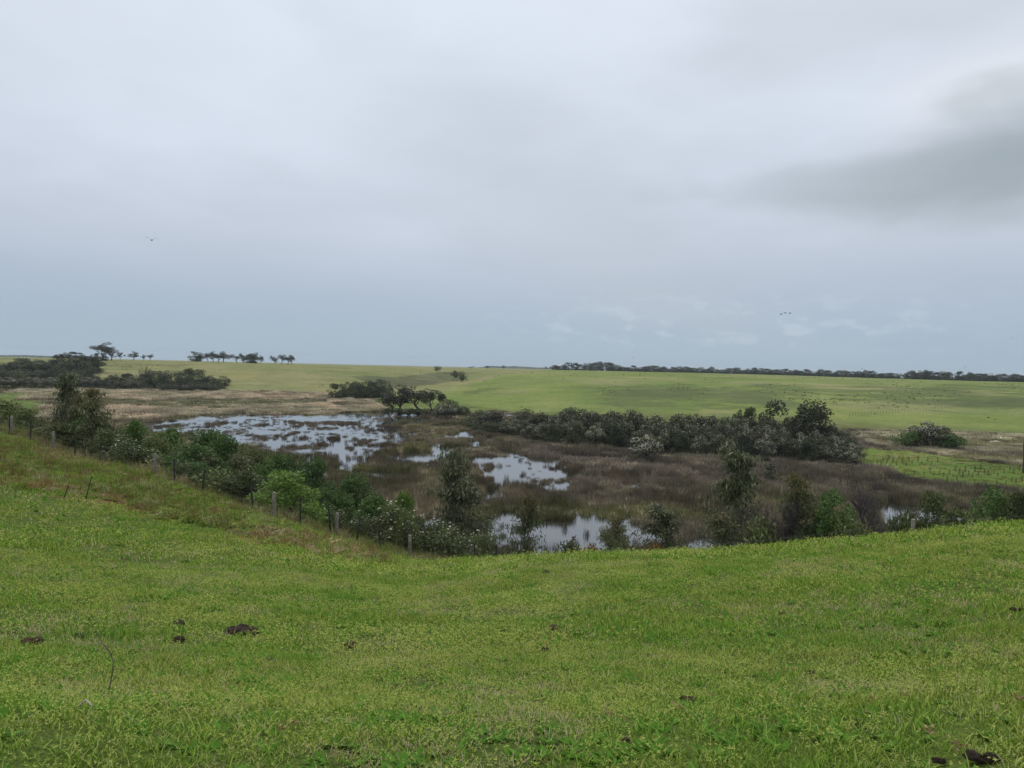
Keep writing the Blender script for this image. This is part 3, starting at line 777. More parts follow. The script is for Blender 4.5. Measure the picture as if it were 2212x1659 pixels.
# ------------------------------------------------------------------ trees and shrubs: a few built kinds, placed one by one
B_GUM = bark_mat('gum_bark', (.16, .13, .105), (.30, .26, .215)); B_DARK = bark_mat('dark_bark', (.055, .045, .038), (.12, .10, .085)); B_GREY = bark_mat('dead_grey_bark', (.075, .065, .06), (.15, .13, .12))
def limb(mb, rng, p, d, L, r0, r1, seg=5, wob=.16, lift=0.0, sides=6):
    P = [np.array(p, float)]; d = unit(np.array(d, float))
    for i in range(seg):
        d = unit(d + rng.normal(0, wob, 3) + np.array([0, 0, lift]))
        P.append(P[-1] + d * L / seg)
    P = np.array(P); tube(mb, P, np.linspace(r0, r1, seg + 1), sides)
    return P, d
def clump(mb, rng, c, rx, rz, n, leaf, asp=.38, droop=0.0, mat=0, shell=.55):
    dv = rand_dirs(rng, n); q = rng.uniform(shell, 1, (n, 1)) ** .6
    C = np.array(c) + dv * q * np.array([rx, rx, rz])
    U = unit(dv * .55 + rand_dirs(rng, n) + np.array([0, 0, -droop]))
    U = U * leaf * rng.uniform(.6, 1.3, (n, 1))
    W = unit(np.cross(U, rand_dirs(rng, n))) * leaf * asp * .5
    kites(mb, C, U, W, mat)
KIND = {}
def reg(kind, tr, tmat, cr, cmats, H, W, bl=None, blm=None):
    q = np.concatenate((cr or tr).V)
    H = float(np.percentile(q[:, 2], 99.3)); W = 2 * float(np.percentile(np.hypot(q[:, 0], q[:, 1]), 90))
    KIND.setdefault(kind, []).append((tr.mesh(kind + '_trunk', [tmat], True), cr.mesh(kind + '_crown', cmats) if cr is not None else None, bl.mesh(kind + '_blossom', [blm]) if bl is not None else None, H, W))

L_GUMFAR = leaf_mat('far_gum_leaves', (.026, .032, .018), (.050, .056, .030), (.092, .094, .052), .12)
L_DENSE = leaf_mat('paperbark_leaves', (.032, .042, .023), (.064, .078, .040), (.110, .124, .064), .12, vary=.35)
L_GREY = leaf_mat('greyish_shrub_leaves', (.046, .052, .031), (.088, .094, .055), (.140, .142, .088), .12, vary=.25)
L_CREAM = leaf_mat('cream_blossom', (.18, .18, .12), (.26, .255, .175), (.36, .35, .25), .1, vary=.15)
L_WHITE = leaf_mat('white_blossom', (.42, .43, .34), (.58, .59, .48), (.75, .75, .64), .1, vary=.1)
L_WATTLE = leaf_mat('wattle_leaves', (.040, .085, .026), (.085, .152, .044), (.170, .240, .075), .25)
L_WATTLE_Y = leaf_mat('bright_wattle_leaves', (.075, .145, .026), (.140, .230, .044), (.22, .31, .07), .28, vary=.1)
L_OLIVE = leaf_mat('olive_leaves', (.055, .078, .028), (.115, .142, .050), (.195, .210, .085), .2)
L_GUM = leaf_mat('gum_leaves', (.050, .064, .032), (.115, .132, .062), (.24, .25, .14), .25)
L_GUMTIP = leaf_mat('gum_leaves_orange_tips', (.050, .064, .030), (.112, .128, .056), (.22, .23, .12), .25, top=(3.0, 5.2), topcol=(.20, .155, .060))
L_RUST = leaf_mat('rusty_leaves', (.09, .05, .022), (.17, .09, .035), (.26, .15, .06), .2)

R = np.random.default_rng(101)
# spreading gum: bare forked trunk, flat separate leaf pads
for v in range(5):
    tr, cr = MB(), MB(); H = 10.0
    P, d = limb(tr, R, (0, 0, -.4), (R.normal(0, .1), R.normal(0, .1), 1), H * .36, .26, .2)
    nl = 5 + v % 3
    for i in range(nl):
        a = i / nl * 6.283 + R.uniform(-.4, .4); tilt = R.uniform(.45, 1.15) if i else .15
        dv = (math.cos(a) * tilt, math.sin(a) * tilt, 1)
        Q, dd = limb(tr, R, P[-1 - (i % 2)], dv, H * R.uniform(.34, .52), .13, .05, 5, .18, .05, 5)
        for s_ in range(3):
            e = Q[-1] if s_ == 0 else Q[R.integers(2, 5)]
            Q2, _ = limb(tr, R, e, rand_dirs(R, 1)[0] * .9 + np.array([0, 0, .45]), H * R.uniform(.10, .2), .045, .02, 3, .2, 0, 4)
            clump(cr, R, Q2[-1] + np.array([0, 0, .15]), H * R.uniform(.08, .14), H * R.uniform(.055, .095), 120, .42, .5)
    reg('spreading_gum', tr, B_DARK, cr, [L_GUMFAR], 10.0, 10.0)
# dense tree: rounded lumpy crown almost to the ground
for v in range(6):
    tr, cr = MB(), MB(); H = 8.0
    for s_ in range(3):
        limb(tr, R, (R.normal(0, .25), R.normal(0, .25), -.3), (R.normal(0, .25), R.normal(0, .25), 1), H * .62, .14, .05, 5, .12, 0, 5)
    nc = 32
    for i in range(nc):
        t = R.uniform(.0, 1) if i > 6 else R.uniform(0, .12); rad_ = 3.0 * math.sin(min(1, t * .95 + .24) * math.pi * .84) * R.uniform(.35, 1.0)
        a = R.uniform(0, 6.283)
        clump(cr, R, (rad_ * math.cos(a), rad_ * math.sin(a), H * (.05 + .85 * t)), R.uniform(.7, 1.3), R.uniform(.55, 1.0), 105, .42, .5)
    reg('dense_tree', tr, B_DARK, cr, [L_DENSE], 8.0, 7.2)
# flowering tea tree: grey-green domes topped with cream blossom
for v in range(5):
    tr, cr, bl = MB(), MB(), MB(); H = 5.0
    for s_ in range(4):
        limb(tr, R, (R.normal(0, .3), R.normal(0, .3), -.3), (R.normal(0, .5), R.normal(0, .5), 1), H * .6, .10, .04, 5, .18, 0, 5)
    for i in range(22):
        a = R.uniform(0, 6.283); t = R.uniform(.0, 1); rr = 2.4 * math.sqrt(R.uniform()) * (1 - .25 * t); zt2 = H * (.18 + .66 * t * (1 - (rr / 3.4) ** 2))
        c = np.array([rr * math.cos(a), rr * math.sin(a), zt2]); q = R.uniform(.55, .9)
        clump(cr, R, c, q, q * .72, 85, .34, .5)
        if (t > .5 and R.uniform() < .65) or (v < 2 and t > .25):
            n = 52 if v < 2 else 30; dv = rand_dirs(R, n); dv[:, 2] = np.abs(dv[:, 2]) * 1.2; dv = unit(dv)
            C = c + dv * np.array([q, q, q * .74]) * R.uniform(.8, 1.2, (n, 1)) + R.normal(0, .1, (n, 3))
            U = unit(np.cross(dv, rand_dirs(R, n))) * .25 * R.uniform(.5, 1.2, (n, 1)); kites(bl, C - U * .5, U, unit(np.cross(dv, U)) * .10)
    reg('flowering_tea_tree', tr, B_DARK, cr, [L_GREY], 5.0, 5.6, bl, L_CREAM)
# near gum sapling: leader with hanging strap leaves
for v in range(6):
    tr, cr = MB(), MB(); H = 5.0
    P, d = limb(tr, R, (0, 0, -.25), (R.normal(0, .07), R.normal(0, .07), 1), H * 1.0, .055, .012, 9, .06)
    for i in range(54):
        t = R.uniform(.08, .97); k_ = t * 9; j = int(min(k_, 8)); p = P[j] + (P[j + 1] - P[j]) * (k_ - j)
        a = R.uniform(0, 6.283); Lb = (1.25 * (1 - t) ** .75 + .28) * R.uniform(.55, 1.1)
        Q, _ = limb(tr, R, p, (math.cos(a), math.sin(a), R.uniform(.35, 1.0)), Lb, .016, .005, 4, .2, -.06, 4)
        for m_ in range(1, 5):
            n = 18
            C = Q[m_] + R.normal(0, .13, (n, 3))
            U = unit(np.stack([R.normal(0, .42, n), R.normal(0, .42, n), -np.abs(R.normal(1.0, .45, n))], 1)) * (.23 * R.uniform(.6, 1.25, (n, 1)))
            kites(cr, C, U, unit(np.cross(U, rand_dirs(R, n))) * .024)
    reg('gum_sapling', tr, B_GUM, cr, [L_GUM if v % 2 == 0 else L_GUMTIP], 5.0, 2.5)
# wattle: dense billowing green
for v in range(5):
    tr, cr = MB(), MB(); H = 3.0
    for s_ in range(4):
        limb(tr, R, (R.normal(0, .12), R.normal(0, .12), -.25), (R.normal(0, .4), R.normal(0, .4), 1), H * .6, .05, .02, 5, .15, 0, 5)
    for i in range(62):
        t = R.uniform(.0, 1) ** 1.25; a = R.uniform(0, 6.283); rr = 1.35 * (1 - t ** 2.4 * .75) * R.uniform(.3, 1)
        clump(cr, R, (rr * math.cos(a), rr * math.sin(a), H * (.08 + .80 * t)), R.uniform(.26, .44), R.uniform(.22, .38), 120, .13, .5, -.3, shell=.35)
    reg('wattle_bush', tr, B_DARK, cr, [L_WATTLE], 3.0, 3.1)
# near daisy bush: olive mound with white flower heads
for v in range(4):
    tr, cr, bl = MB(), MB(), MB(); H = 1.8
    for s_ in range(14):
        a = R.uniform(0, 6.283); t = R.uniform(.2, 1)
        Q, _ = limb(tr, R, (R.normal(0, .1), R.normal(0, .1), -.15), (math.cos(a) * t, math.sin(a) * t, 1.1), H * R.uniform(.65, .95), .022, .008, 5, .15, 0, 4)
        for m_ in range(2, 6):
            clump(cr, R, Q[m_], .24, .22, 95, .09, .42, -.3, shell=.1)
        for f_ in range(5):
            n = 7; c = Q[5] + R.normal(0, .13, 3) + np.array([0, 0, .12])
            an = R.uniform(0, 6.283, n); U = np.stack([np.cos(an), np.sin(an), R.uniform(-.1, .6, n)], 1) * .042
            kites(bl, np.tile(c, (n, 1)), U, np.stack([-np.sin(an), np.cos(an), np.zeros(n)], 1) * .022)
    reg('daisy_bush', tr, B_GUM, cr, [L_OLIVE], 1.8, 2.0, bl, L_WHITE)
# bare tree: fine grey twigs
for v in range(2):
    tr, cr = MB(), MB(); H = 3.6
    def twig(p, d, L, r_, lev, dst):
        Q, dd = limb(dst, R, p, d, L, r_, r_ * .55, 4, .14, .03, 5 if lev < 2 else 3)
        if lev == 4: return
        for i in range(4 if lev < 3 else 5):
            e = Q[R.integers(2, 5)]; nd = unit(dd + R.normal(0, .62, 3) + np.array([0, 0, .12]))
            twig(e, nd, L * R.uniform(.55, .8), r_ * .6, lev + 1, tr if lev < 1 else cr)
    for s_ in range(4): twig((R.normal(0, .1), R.normal(0, .1), -.2), (R.normal(0, .7), R.normal(0, .7), 1), H * .38, .075, 0, tr)
    reg('bare_tree', tr, B_GREY, cr, [B_GREY], 3.6, 3.6)
# low rounded shrub for margins
for v in range(3):
    tr, cr = MB(), MB(); H = 1.5
    for s_ in range(5): limb(tr, R, (0, 0, -.15), (R.normal(0, .6), R.normal(0, .6), 1), H * .6, .03, .01, 4, .15, 0, 4)
    for i in range(13):
        a = R.uniform(0, 6.283); rr = .7 * math.sqrt(R.uniform()); clump(cr, R, (rr * math.cos(a), rr * math.sin(a), H * R.uniform(.25, .8) * (1 - .3 * rr)), .3, .26, 70, .16, .5)
    reg('low_shrub', tr, B_DARK, cr, [L_OLIVE], 1.5, 2.0)

COUNT = {}
def plant(kind, px, ytop, wpx, d, name, label, cat, group=None, var=None, cmat=None, crown='crown', h=None, w=None, bmat=None, sink=0.0):
    """one tree: its foot on the ground at photo column px and distance d, its top at photo row ytop, wpx wide"""
    x, y, z = at(px, d)
    rr = ray(px, ytop); axis = d * rr[1]
    if h is None: h = CAMZ + rr[2] * d - z
    if w is None: w = wpx / FPX * abs(axis)
    h = max(h, .3)
    vs = KIND[kind]; COUNT[kind] = COUNT.get(kind, 0) + 1
    tm, cm, bm, H0, W0 = vs[(COUNT[kind] * 7 if var is None else var) % len(vs)]
    e = bpy.data.objects.new(name, None); COL.objects.link(e)
    e.location = (x, y, z - sink); e.rotation_euler = (0, 0, (COUNT[kind] * 2.399 + px * .01) % 6.283)
    e.scale = (w / W0, w / W0, h / H0)
    new('trunk', tm, e)
    if cm is not None:
        o = new(crown, cm, e)
        if cmat is not None:
            o.material_slots[0].link = 'OBJECT'; o.material_slots[0].material = cmat
    if bm is not None:
        o = new('blossom', bm, e)
        if bmat is not None:
            o.material_slots[0].link = 'OBJECT'; o.material_slots[0].material = bmat
    return tag(e, label, cat, group)

# ------------------------------------------------------------------ far trees
rp = random.Random(5)
def sec(x, edges, names): return names[int(np.searchsorted(edges, x))]
g = 'lone gums on the left skyline'
plant('spreading_gum', 222, 740, 44, 760, 'tall_gum', 'tallest gum on the left skyline, with a bare forked trunk', 'tree', None, 0)
plant('spreading_gum', 241, 750, 36, 770, 'gum_tree', 'open gum leaning out beside the tallest skyline gum', 'tree', None, 1)
plant('dense_tree', 210, 763, 13, 745, 'round_tree', 'small round dark tree at the foot of the tallest skyline gum', 'tree', None, 0)
plant('dense_tree', 224, 765, 18, 765, 'round_tree', 'low dark tree tucked under the tallest skyline gum', 'tree', None, 2)
plant('spreading_gum', 259, 761, 20, 770, 'gum_tree', 'small gum just beyond the tallest skyline gum', 'tree', None, 3)
plant('spreading_gum', 288, 759, 26, 790, 'gum_tree', 'flat-topped gum alone on the skyline between two open gaps', 'tree', None, 2)
plant('spreading_gum', 312, 766, 11, 800, 'gum_tree', 'smaller of the paired little gums on the left skyline', 'tree', None, 4)
plant('spreading_gum', 324, 765, 13, 800, 'gum_tree', 'larger of the paired little gums on the left skyline', 'tree', None, 0)
for i, (x, yt, w, v) in enumerate([(423, 760, 24, 1), (436, 763, 22, 2), (449, 763, 20, 3), (462, 759, 26, 4), (482, 759, 26, 2), (471, 764, 22, 0)]):
    plant('dense_tree' if i == 0 else 'spreading_gum', x, yt, w * 1.2, 790 + 6 * i, 'gum_tree', 'dark wind-shaped gum in the thickest clump on the left skyline', 'tree', 'thickest skyline gum clump', v)
for i, (x, yt, w, v) in enumerate([(512, 766, 22, 0), (526, 764, 22, 1), (541, 764, 24, 3), (553, 762, 22, 2), (563, 768, 16, 4)]):
    plant('dense_tree' if i == 2 else 'spreading_gum', x, yt, w * 1.2, 790 + 6 * i, 'gum_tree', 'gum in the low middle clump of the three skyline clumps', 'tree', 'middle skyline gum clump', v)
for i, (x, yt, w, v) in enumerate([(594, 769, 18, 1), (608, 766, 22, 3), (622, 768, 18, 0), (632, 767, 20, 4)]):
    plant('spreading_gum', x, yt, w * 1.2, 785 + 6 * i, 'gum_tree', 'gum in the smallest clump nearest the bare skyline', 'tree', 'smallest skyline gum clump', v)
plant('low_shrub', 946, 791, 14, 760, 'lone_bush', 'single round dark bush on the bare left hill crest', 'bush')
plant('low_shrub', 985, 801, 20, 620, 'gully_bush', 'green bush on the rim of the gully', 'bush')
plant('low_shrub', 998, 803, 20, 610, 'gully_bush', 'lower green bush at the head of the gully', 'bush')
# wooded hill shoulder at far left
for i in range(34):
    t = i / 33
    x = -60 + 268 * ((i * 0.618) % 1)
    row = i % 3
    yt = [772, 786, 800][row] + 5 * math.sin(x * .09) + rp.uniform(-4, 4) + (10 if x < 60 and row == 0 else 0)
    plant('dense_tree', x, yt, rp.uniform(34, 52), [600, 545, 500][row] + rp.uniform(-14, 14), 'woodland_tree', f'dark tree in the {["top", "middle", "lowest"][row]} row of the left wood, {sec(x, [0, 70, 140], ["cut by the picture edge", "near the picture edge", "at its middle", "towards the skyline gums"])}', 'tree', 'wood on the left hill shoulder', cmat=None)
for i, (x, yt) in enumerate([(196, 768), (170, 770), (182, 774)]):
    plant('dense_tree', x, yt, 42, 585, 'woodland_tree', 'tall dark tree at the end of the left wood below the skyline gums', 'tree', 'end trees of the left wood')
for x, yt, w in [(155, 760, 26), (172, 762, 22), (142, 762, 24), (120, 767, 14)]:
    plant('dense_tree', x, yt, w, 930, 'distant_tree', 'hazy tree behind the left wood on the skyline', 'tree', 'hazy trees behind the left wood')
for i, x in enumerate(range(-40, 200, 17)):
    plant('flowering_tea_tree', x, 817 + 3 * math.sin(x), 34, 468 + rp.uniform(-8, 8), 'tea_tree', 'grey tea tree in the low row fronting the left wood', 'shrub', 'tea trees fronting the left wood')
# second wood, left of centre
for i in range(22):
    x = 175 + 310 * ((i * .618 + .1) % 1); yt = np.interp(x, [170, 240, 300, 345, 400, 425, 455, 490], [818, 808, 806, 800, 795, 795, 804, 812]) + (9 if i % 2 else 0) + rp.uniform(-2, 4)
    plant('dense_tree', x, float(yt), rp.uniform(26, 42), (486 if i % 2 == 0 else 462) + rp.uniform(-8, 8), 'thicket_tree', f'dark tree in the {["back", "front"][i % 2]} of the thicket past the straw reeds, {sec(x, [250, 340, 420], ["under the left wood", "by its leafless tree", "before its tallest", "at its open end"])}', 'tree', 'thicket behind the straw reeds')
plant('bare_tree', 312, 792, 40, 500, 'bare_tree', 'pale leafless tree rising from the thicket behind the straw reeds', 'tree')
for i, x in enumerate((245, 262, 281, 296)):
    plant('flowering_tea_tree', x, 820 + i % 2 * 3, 24, 450, 'tea_tree', 'pale tea tree low in the thicket behind the straw reeds', 'shrub', 'pale tea trees in the thicket')
for i, x in enumerate(range(355, 480, 18)):
    plant('low_shrub', x, 829, 26, 447, 'edge_shrub', 'low dark shrub along the foot of the thicket', 'shrub', 'shrubs at the foot of the thicket', cmat=L_GREY)
# small grove below the left hill
for i, (x, yt, w) in enumerate([(722, 829, 26), (738, 830, 26), (752, 826, 26), (764, 825, 28), (778, 827, 26), (794, 823, 30), (808, 826, 28), (824, 820, 32), (836, 824, 26), (786, 832, 30), (818, 832, 30)]):
    plant('dense_tree', x, yt, w, 365 + (i % 4) * 7, 'grove_tree', 'dark tree in the small grove at the hill foot', 'tree', 'small grove at the hill foot', i)
# the wide gum by the water and its companions
plant('spreading_gum', 866, 833, 92, 272, 'wide_gum', 'wide flat-crowned gum standing over the water edge', 'tree', None, 2)
plant('spreading_gum', 906, 836, 80, 278, 'gum_tree', 'open gum with thin limbs next to the wide waterside gum', 'tree', None, 0)
plant('spreading_gum', 936, 841, 64, 276, 'gum_tree', 'gum with pale gaps at the tail of the waterside gums', 'tree', None, 3)
plant('spreading_gum', 853, 846, 60, 268, 'gum_tree', 'low gum limb mass reaching over the green bank', 'tree', None, 4)
for i, (x, yt, w, k) in enumerate([(958, 852, 30, 'dense_tree'), (972, 864, 34, 'dense_tree'), (985, 868, 28, 'dense_tree'), (1003, 878, 30, 'dense_tree')]):
    plant(k, x, yt, w, 256 + 3 * i, 'waterside_tree', 'dark bushy tree between the waterside gums and the pale reeds', 'tree', 'bushy trees past the waterside gums', i)
plant('flowering_tea_tree', 966, 874, 52, 246, 'tea_tree', 'grey rounded tea tree in front of the waterside gums', 'shrub')
for i, x in enumerate((848, 862, 877, 892, 908, 922, 940)):
    plant('low_shrub', x, 882, 28, 262, 'bank_shrub', 'low black-green shrub under the waterside gums', 'shrub', 'shrubs under the waterside gums', cmat=L_DENSE)
plant('low_shrub', 1015, 899, 34, 225, 'pale_shrub', 'yellowish low shrub at the start of the long tree belt', 'shrub', cmat=L_OLIVE)
# the long belt along the marsh
def belt_sec(x): return sec(x, [1130, 1230, 1340, 1440, 1540, 1640, 1740, 1810], ['at its start by the pale shrub', 'by the umbrella-shaped tree', 'past the umbrella-shaped tree', 'left of the lone tea tree', 'right of the lone tea tree', 'before the small brownish tree', 'below the tallest dark tree', 'below the broad domed tree', 'at its end by the straw reeds'])
def belt_base(x): return float(np.interp(x, [1030, 1150, 1300, 1450, 1600, 1700, 1870], [204, 184, 172, 165, 163, 164, 166]))
def belt_top(x): return float(np.interp(x, [1030, 1080, 1130, 1170, 1230, 1290, 1330, 1360, 1420, 1500, 1560, 1620, 1700, 1780, 1830, 1875], [888, 882, 888, 890, 886, 884, 884, 889, 896, 899, 900, 900, 908, 914, 932, 950]))
for i in range(60):
    x = 1040 + 815 * ((i * .618034) % 1); row = i % 3
    yt = belt_top(x) + [0, 12, 30][row] + rp.uniform(-5, 6)
    if row == 2: yt = min(yt, belt_top(x) + 34)
    plant('dense_tree', x, yt, rp.uniform(40, 62), belt_base(x) + [17, 9, 1][row] + rp.uniform(-2, 2), 'belt_tree', f'dark {["back", "middle", "front"][row]}-row tree of the marsh belt, {belt_sec(x)}', 'tree', 'dark trees of the marsh belt', cmat=L_GREY if i % 4 == 1 else None)
for i in range(36):
    t = (i * .618034 + .3) % 1; x = 1050 + 800 * (t ** .75); row = i % 2
    yt = belt_top(x) + (3 if row == 0 else 20) + rp.uniform(-3, 6)
    plant('flowering_tea_tree', x, yt, rp.uniform(42, 62), belt_base(x) + (10 if row == 0 else 2) + rp.uniform(-2, 2), 'blossoming_tea_tree', f'cream-blossomed tea tree {["high", "low"][row]} in the belt, {belt_sec(x)}', 'shrub', 'blossoming tea trees of the marsh belt', var=(i % 2 if x > 1560 and i % 2 else 2 + i % 3))
for i in range(18):
    x = 1060 + 46 * i
    plant('flowering_tea_tree' if i % 3 else 'wattle_bush', x, belt_top(x) + (26 if x < 1250 else 40) + rp.uniform(-3, 5), 48, belt_base(x) - 5, 'front_shrub', f'rounded shrub along the open front of the belt, {belt_sec(x)}', 'shrub', 'front shrubs of the marsh belt', cmat=None if i % 3 else L_DENSE)
for x, yt, w, k, lab in [(1597, 888, 30, 'dense_tree', 'small brownish tree poking above the belt'), (1625, 882, 36, 'dense_tree', 'pointed dark tree above the belt beside the tallest one'), (1675, 868, 74, 'dense_tree', 'tallest dark round tree rising out of the marsh belt')]:
    plant(k, x, yt, w, belt_base(x) + 14, 'emergent_tree', lab, 'tree')
plant('spreading_gum', 1768, 870, 118, 172, 'broad_tree', 'broad dark dome-crowned tree above the right end of the belt', 'tree', None, 2)
plant('dense_tree', 1762, 874, 96, 176, 'broad_tree', 'dense dark half of the broad domed crown above the belt', 'tree', None, 3)
plant('spreading_gum', 1208, 886, 26, 206, 'umbrella_tree', 'tiny umbrella-shaped tree showing above the belt near its start', 'tree', None, 1)
plant('spreading_gum', 1655, 897, 40, 175, 'umbrella_tree', 'small flat tree between the two emergent belt trees', 'tree', None, 3)
plant('flowering_tea_tree', 1403, 941, 72, 147, 'lone_tea_tree', 'lone round cream-flowering tea tree standing in the brown rushes', 'shrub', None, 1, bmat=leaf_mat('bright_cream_blossom', (.31, .30, .20), (.45, .43, .30), (.60, .58, .43), .1, vary=.05))
plant('flowering_tea_tree', 1672, 1002, 26, 125, 'small_tea_tree', 'small pale flowering bush alone in the rushes behind the tall gum', 'shrub', None, 2)
plant('flowering_tea_tree', 1660, 962, 20, 150, 'small_tea_tree', 'tiny cream bush in front of the belt near its middle', 'shrub', None, 3)
# clump in the straw reeds at right
plant('flowering_tea_tree', 2010, 914, 74, 210, 'tea_tree', 'tallest blossoming tea tree of the isolated clump in straw reeds', 'shrub', None, 0)
for i, (x, yt, w) in enumerate([(1985, 924, 44), (2040, 926, 48), (2025, 922, 50)]):
    plant('flowering_tea_tree', x, yt, w, 207 + 2 * i, 'tea_tree', 'blossoming tea tree in the isolated clump in straw reeds', 'shrub', 'isolated clump in straw reeds', i + 1)
for i, (x, yt, w) in enumerate([(1955, 937, 40), (1972, 931, 40), (2058, 937, 42), (2075, 944, 36)]):
    plant('low_shrub', x, yt, w, 205 + i, 'clump_shrub', 'low green shrub skirting the isolated clump in straw reeds', 'shrub', 'shrubs skirting the isolated clump', cmat=L_WATTLE)
# right skyline windbreak
sky_top = lambda x: float(np.interp(x, [1190, 1225, 1250, 1290, 1305, 1330, 1380, 1450, 1550, 1700, 1850, 1900, 1990, 2060, 2130, 2212, 2300], [793, 787, 789, 783, 784, 791, 794, 794, 797, 800, 803, 806, 803, 806, 810, 812, 814]))
i = 0; x = 1197.0
while x < 2290:
    if not (1942 < x < 1951 or 2056 < x < 2062):
        big = x < 1310
        plant('spreading_gum' if (big and i % 2) else 'dense_tree', x, sky_top(x) + rp.uniform(-4.5, 2.5), rp.uniform(14, 24), float(np.interp(x, [1190, 2212], [1230, 1080])) + rp.uniform(-10, 25), 'windbreak_tree',
              'dark tree in the raised head of the right skyline windbreak' if big else f'dark tree in the right skyline windbreak, {sec(x, [1400, 1500, 1600, 1720, 1830, 1946, 2060], ["next to its raised head", "above the left hill scrub", "above the pointed belt tree", "above the tallest belt tree", "above the broad domed belt tree", "just before its first gap", "between its two gaps", "after its second gap"])}', 'tree', 'head of the skyline windbreak' if big else 'skyline windbreak')
    x += rp.uniform(6.0, 9.5); i += 1
plant('spreading_gum', 1178, 792, 12, 1300, 'gum_tree', 'tiny gum just before the head of the right skyline windbreak', 'tree', None, 3)
plant('spreading_gum', 1018, 791, 14, 1500, 'distant_gum', 'tiny hazy gum on the skyline above the gully', 'tree', None, 1)
plant('spreading_gum', 1086, 789, 13, 1700, 'distant_gum', 'tiny hazy gum before the blue hills at the centre skyline', 'tree', None, 2)
plant('spreading_gum', 1054, 790, 14, 1700, 'distant_gum', 'second tiny hazy gum at the foot of the blue hills', 'tree', None, 4)

# ------------------------------------------------------------------ far blue wooded hills
def far_hills(name, x0, x1, d, tops, label):
    mb = MB(); n = int((x1 - x0) * 1.2); X_ = np.linspace(x0, x1, n)
    V = []
    for i, x in enumerate(X_):
        t = float(np.interp(x, tops[0], tops[1])) + rp.uniform(-.6, .6)
        for k in range(4):
            dd = d + [0, 90, 350, 900][k]; rr = ray(x, horizon(x)); top = CAMZ + ray(x, t)[2] * d
            V.append((rr[0] * dd, rr[1] * dd, [4, top - 2 + rp.uniform(-2, 2), top, 4][k]))
    F = [(i * 4 + k, i * 4 + k + 1, (i + 1) * 4 + k + 1, (i + 1) * 4 + k) for i in range(n - 1) for k in range(3)]
    mb.add(V, [f[::-1] for f in F])
    m, bb = new_mat(name + '_trees'); P = wpos(bb)
    finish(m, bb, bb.mix(bb.ss(bb.noise(P, .04, 4, .6), .35, .65), (.03, .04, .025), (.07, .085, .045)), 1, 0)
    return tag(new(name, mb.mesh(name, [m])), label, kind='structure')
far_hills('hills', 1005, 1215, 4800, ([1005, 1035, 1060, 1085, 1110, 1150, 1190, 1215], [797, 793.5, 790, 792, 790.5, 793, 795, 798]), 'blue wooded hills far behind the gully')
far_hills('hills', -200, 150, 4800, ([-200, 0, 60, 150], [766, 767, 767, 771]), 'blue far rise behind the left wood')

# ------------------------------------------------------------------ shrubs and saplings behind the fence
def near(kind, x, yt, w, d, name, label, cat='shrub', **kw): return plant(kind, x, yt, w * (1.22 if kind == 'wattle_bush' else 1.3 if kind == 'gum_sapling' else 1.15), d, name, label, cat, **kw)
near('wattle_bush', 14, 868, 96, 70, 'wattle_bush', 'dark green bush cut by the left picture edge', cmat=L_OLIVE)
near('wattle_bush', 62, 884, 70, 67, 'wattle_bush', 'dark olive bush beneath the tallest left gum sapling', cmat=L_OLIVE)
near('gum_sapling', 112, 808, 78, 62, 'gum_sapling', 'tallest dark gum sapling at the left end of the fence', 'sapling', var=0)
near('gum_sapling', 154, 856, 50, 61, 'gum_sapling', 'short orange-tipped sapling beside the tallest left one', 'sapling', var=1)
near('gum_sapling', 216, 842, 68, 57, 'gum_sapling', 'brown-tipped drooping sapling behind the left fence', 'sapling', var=3)
near('wattle_bush', 190, 900, 90, 60, 'wattle_bush', 'green bush between the two left gum saplings')
near('wattle_bush', 140, 915, 80, 59, 'wattle_bush', 'low dark bush under the tallest left sapling', cmat=L_OLIVE)
near('wattle_bush', 292, 912, 64, 62, 'wattle_bush', 'compact dark green wattle right of the brown-tipped sapling')
near('daisy_bush', 284, 946, 92, 51, 'daisy_bush', 'pale daisy bush behind the left fence between two pickets')
near('wattle_bush', 366, 930, 104, 59, 'wattle_bush', 'billowing dark green wattle, left of the big pair')
near('wattle_bush', 445, 934, 112, 56, 'wattle_bush', 'billowing dark green wattle, right of the big pair')
near('wattle_bush', 408, 962, 120, 50, 'wattle_bush', 'low dark wattle in front of the big pair')
near('daisy_bush', 395, 998, 40, 45.8, 'daisy_bush', 'small white-flowered bush beside a picket below the big wattles')
near('gum_sapling', 470, 980, 60, 50, 'olive_sapling', 'olive sapling right after the big dark wattles', 'sapling', var=2)
near('gum_sapling', 512, 985, 78, 51, 'olive_sapling', 'bushy olive sapling left of the bright green wattle', 'sapling', var=4)
near('wattle_bush', 555, 976, 84, 53, 'wattle_bush', 'dull green bush behind the bright green wattle', cmat=L_OLIVE)
near('wattle_bush', 628, 1022, 126, 40, 'wattle_bush', 'bright yellow-green wattle at the middle of the fence', cmat=L_WATTLE_Y, var=1)
near('wattle_bush', 636, 992, 84, 52, 'wattle_bush', 'dark green wattle showing over the bright green one')
near('wattle_bush', 688, 996, 84, 53, 'wattle_bush', 'bluish dark wattle right behind the bright green one')
near('wattle_bush', 722, 1048, 74, 48, 'wattle_bush', 'dark wattle between the bright green one and the tall dark one')
near('wattle_bush', 770, 1030, 108, 48, 'wattle_bush', 'tall dark green wattle over the white daisy bushes')
near('wattle_bush', 880, 1066, 46, 50, 'wattle_bush', 'narrow yellowish wattle beside the largest daisy bush', cmat=L_WATTLE_Y, var=2)
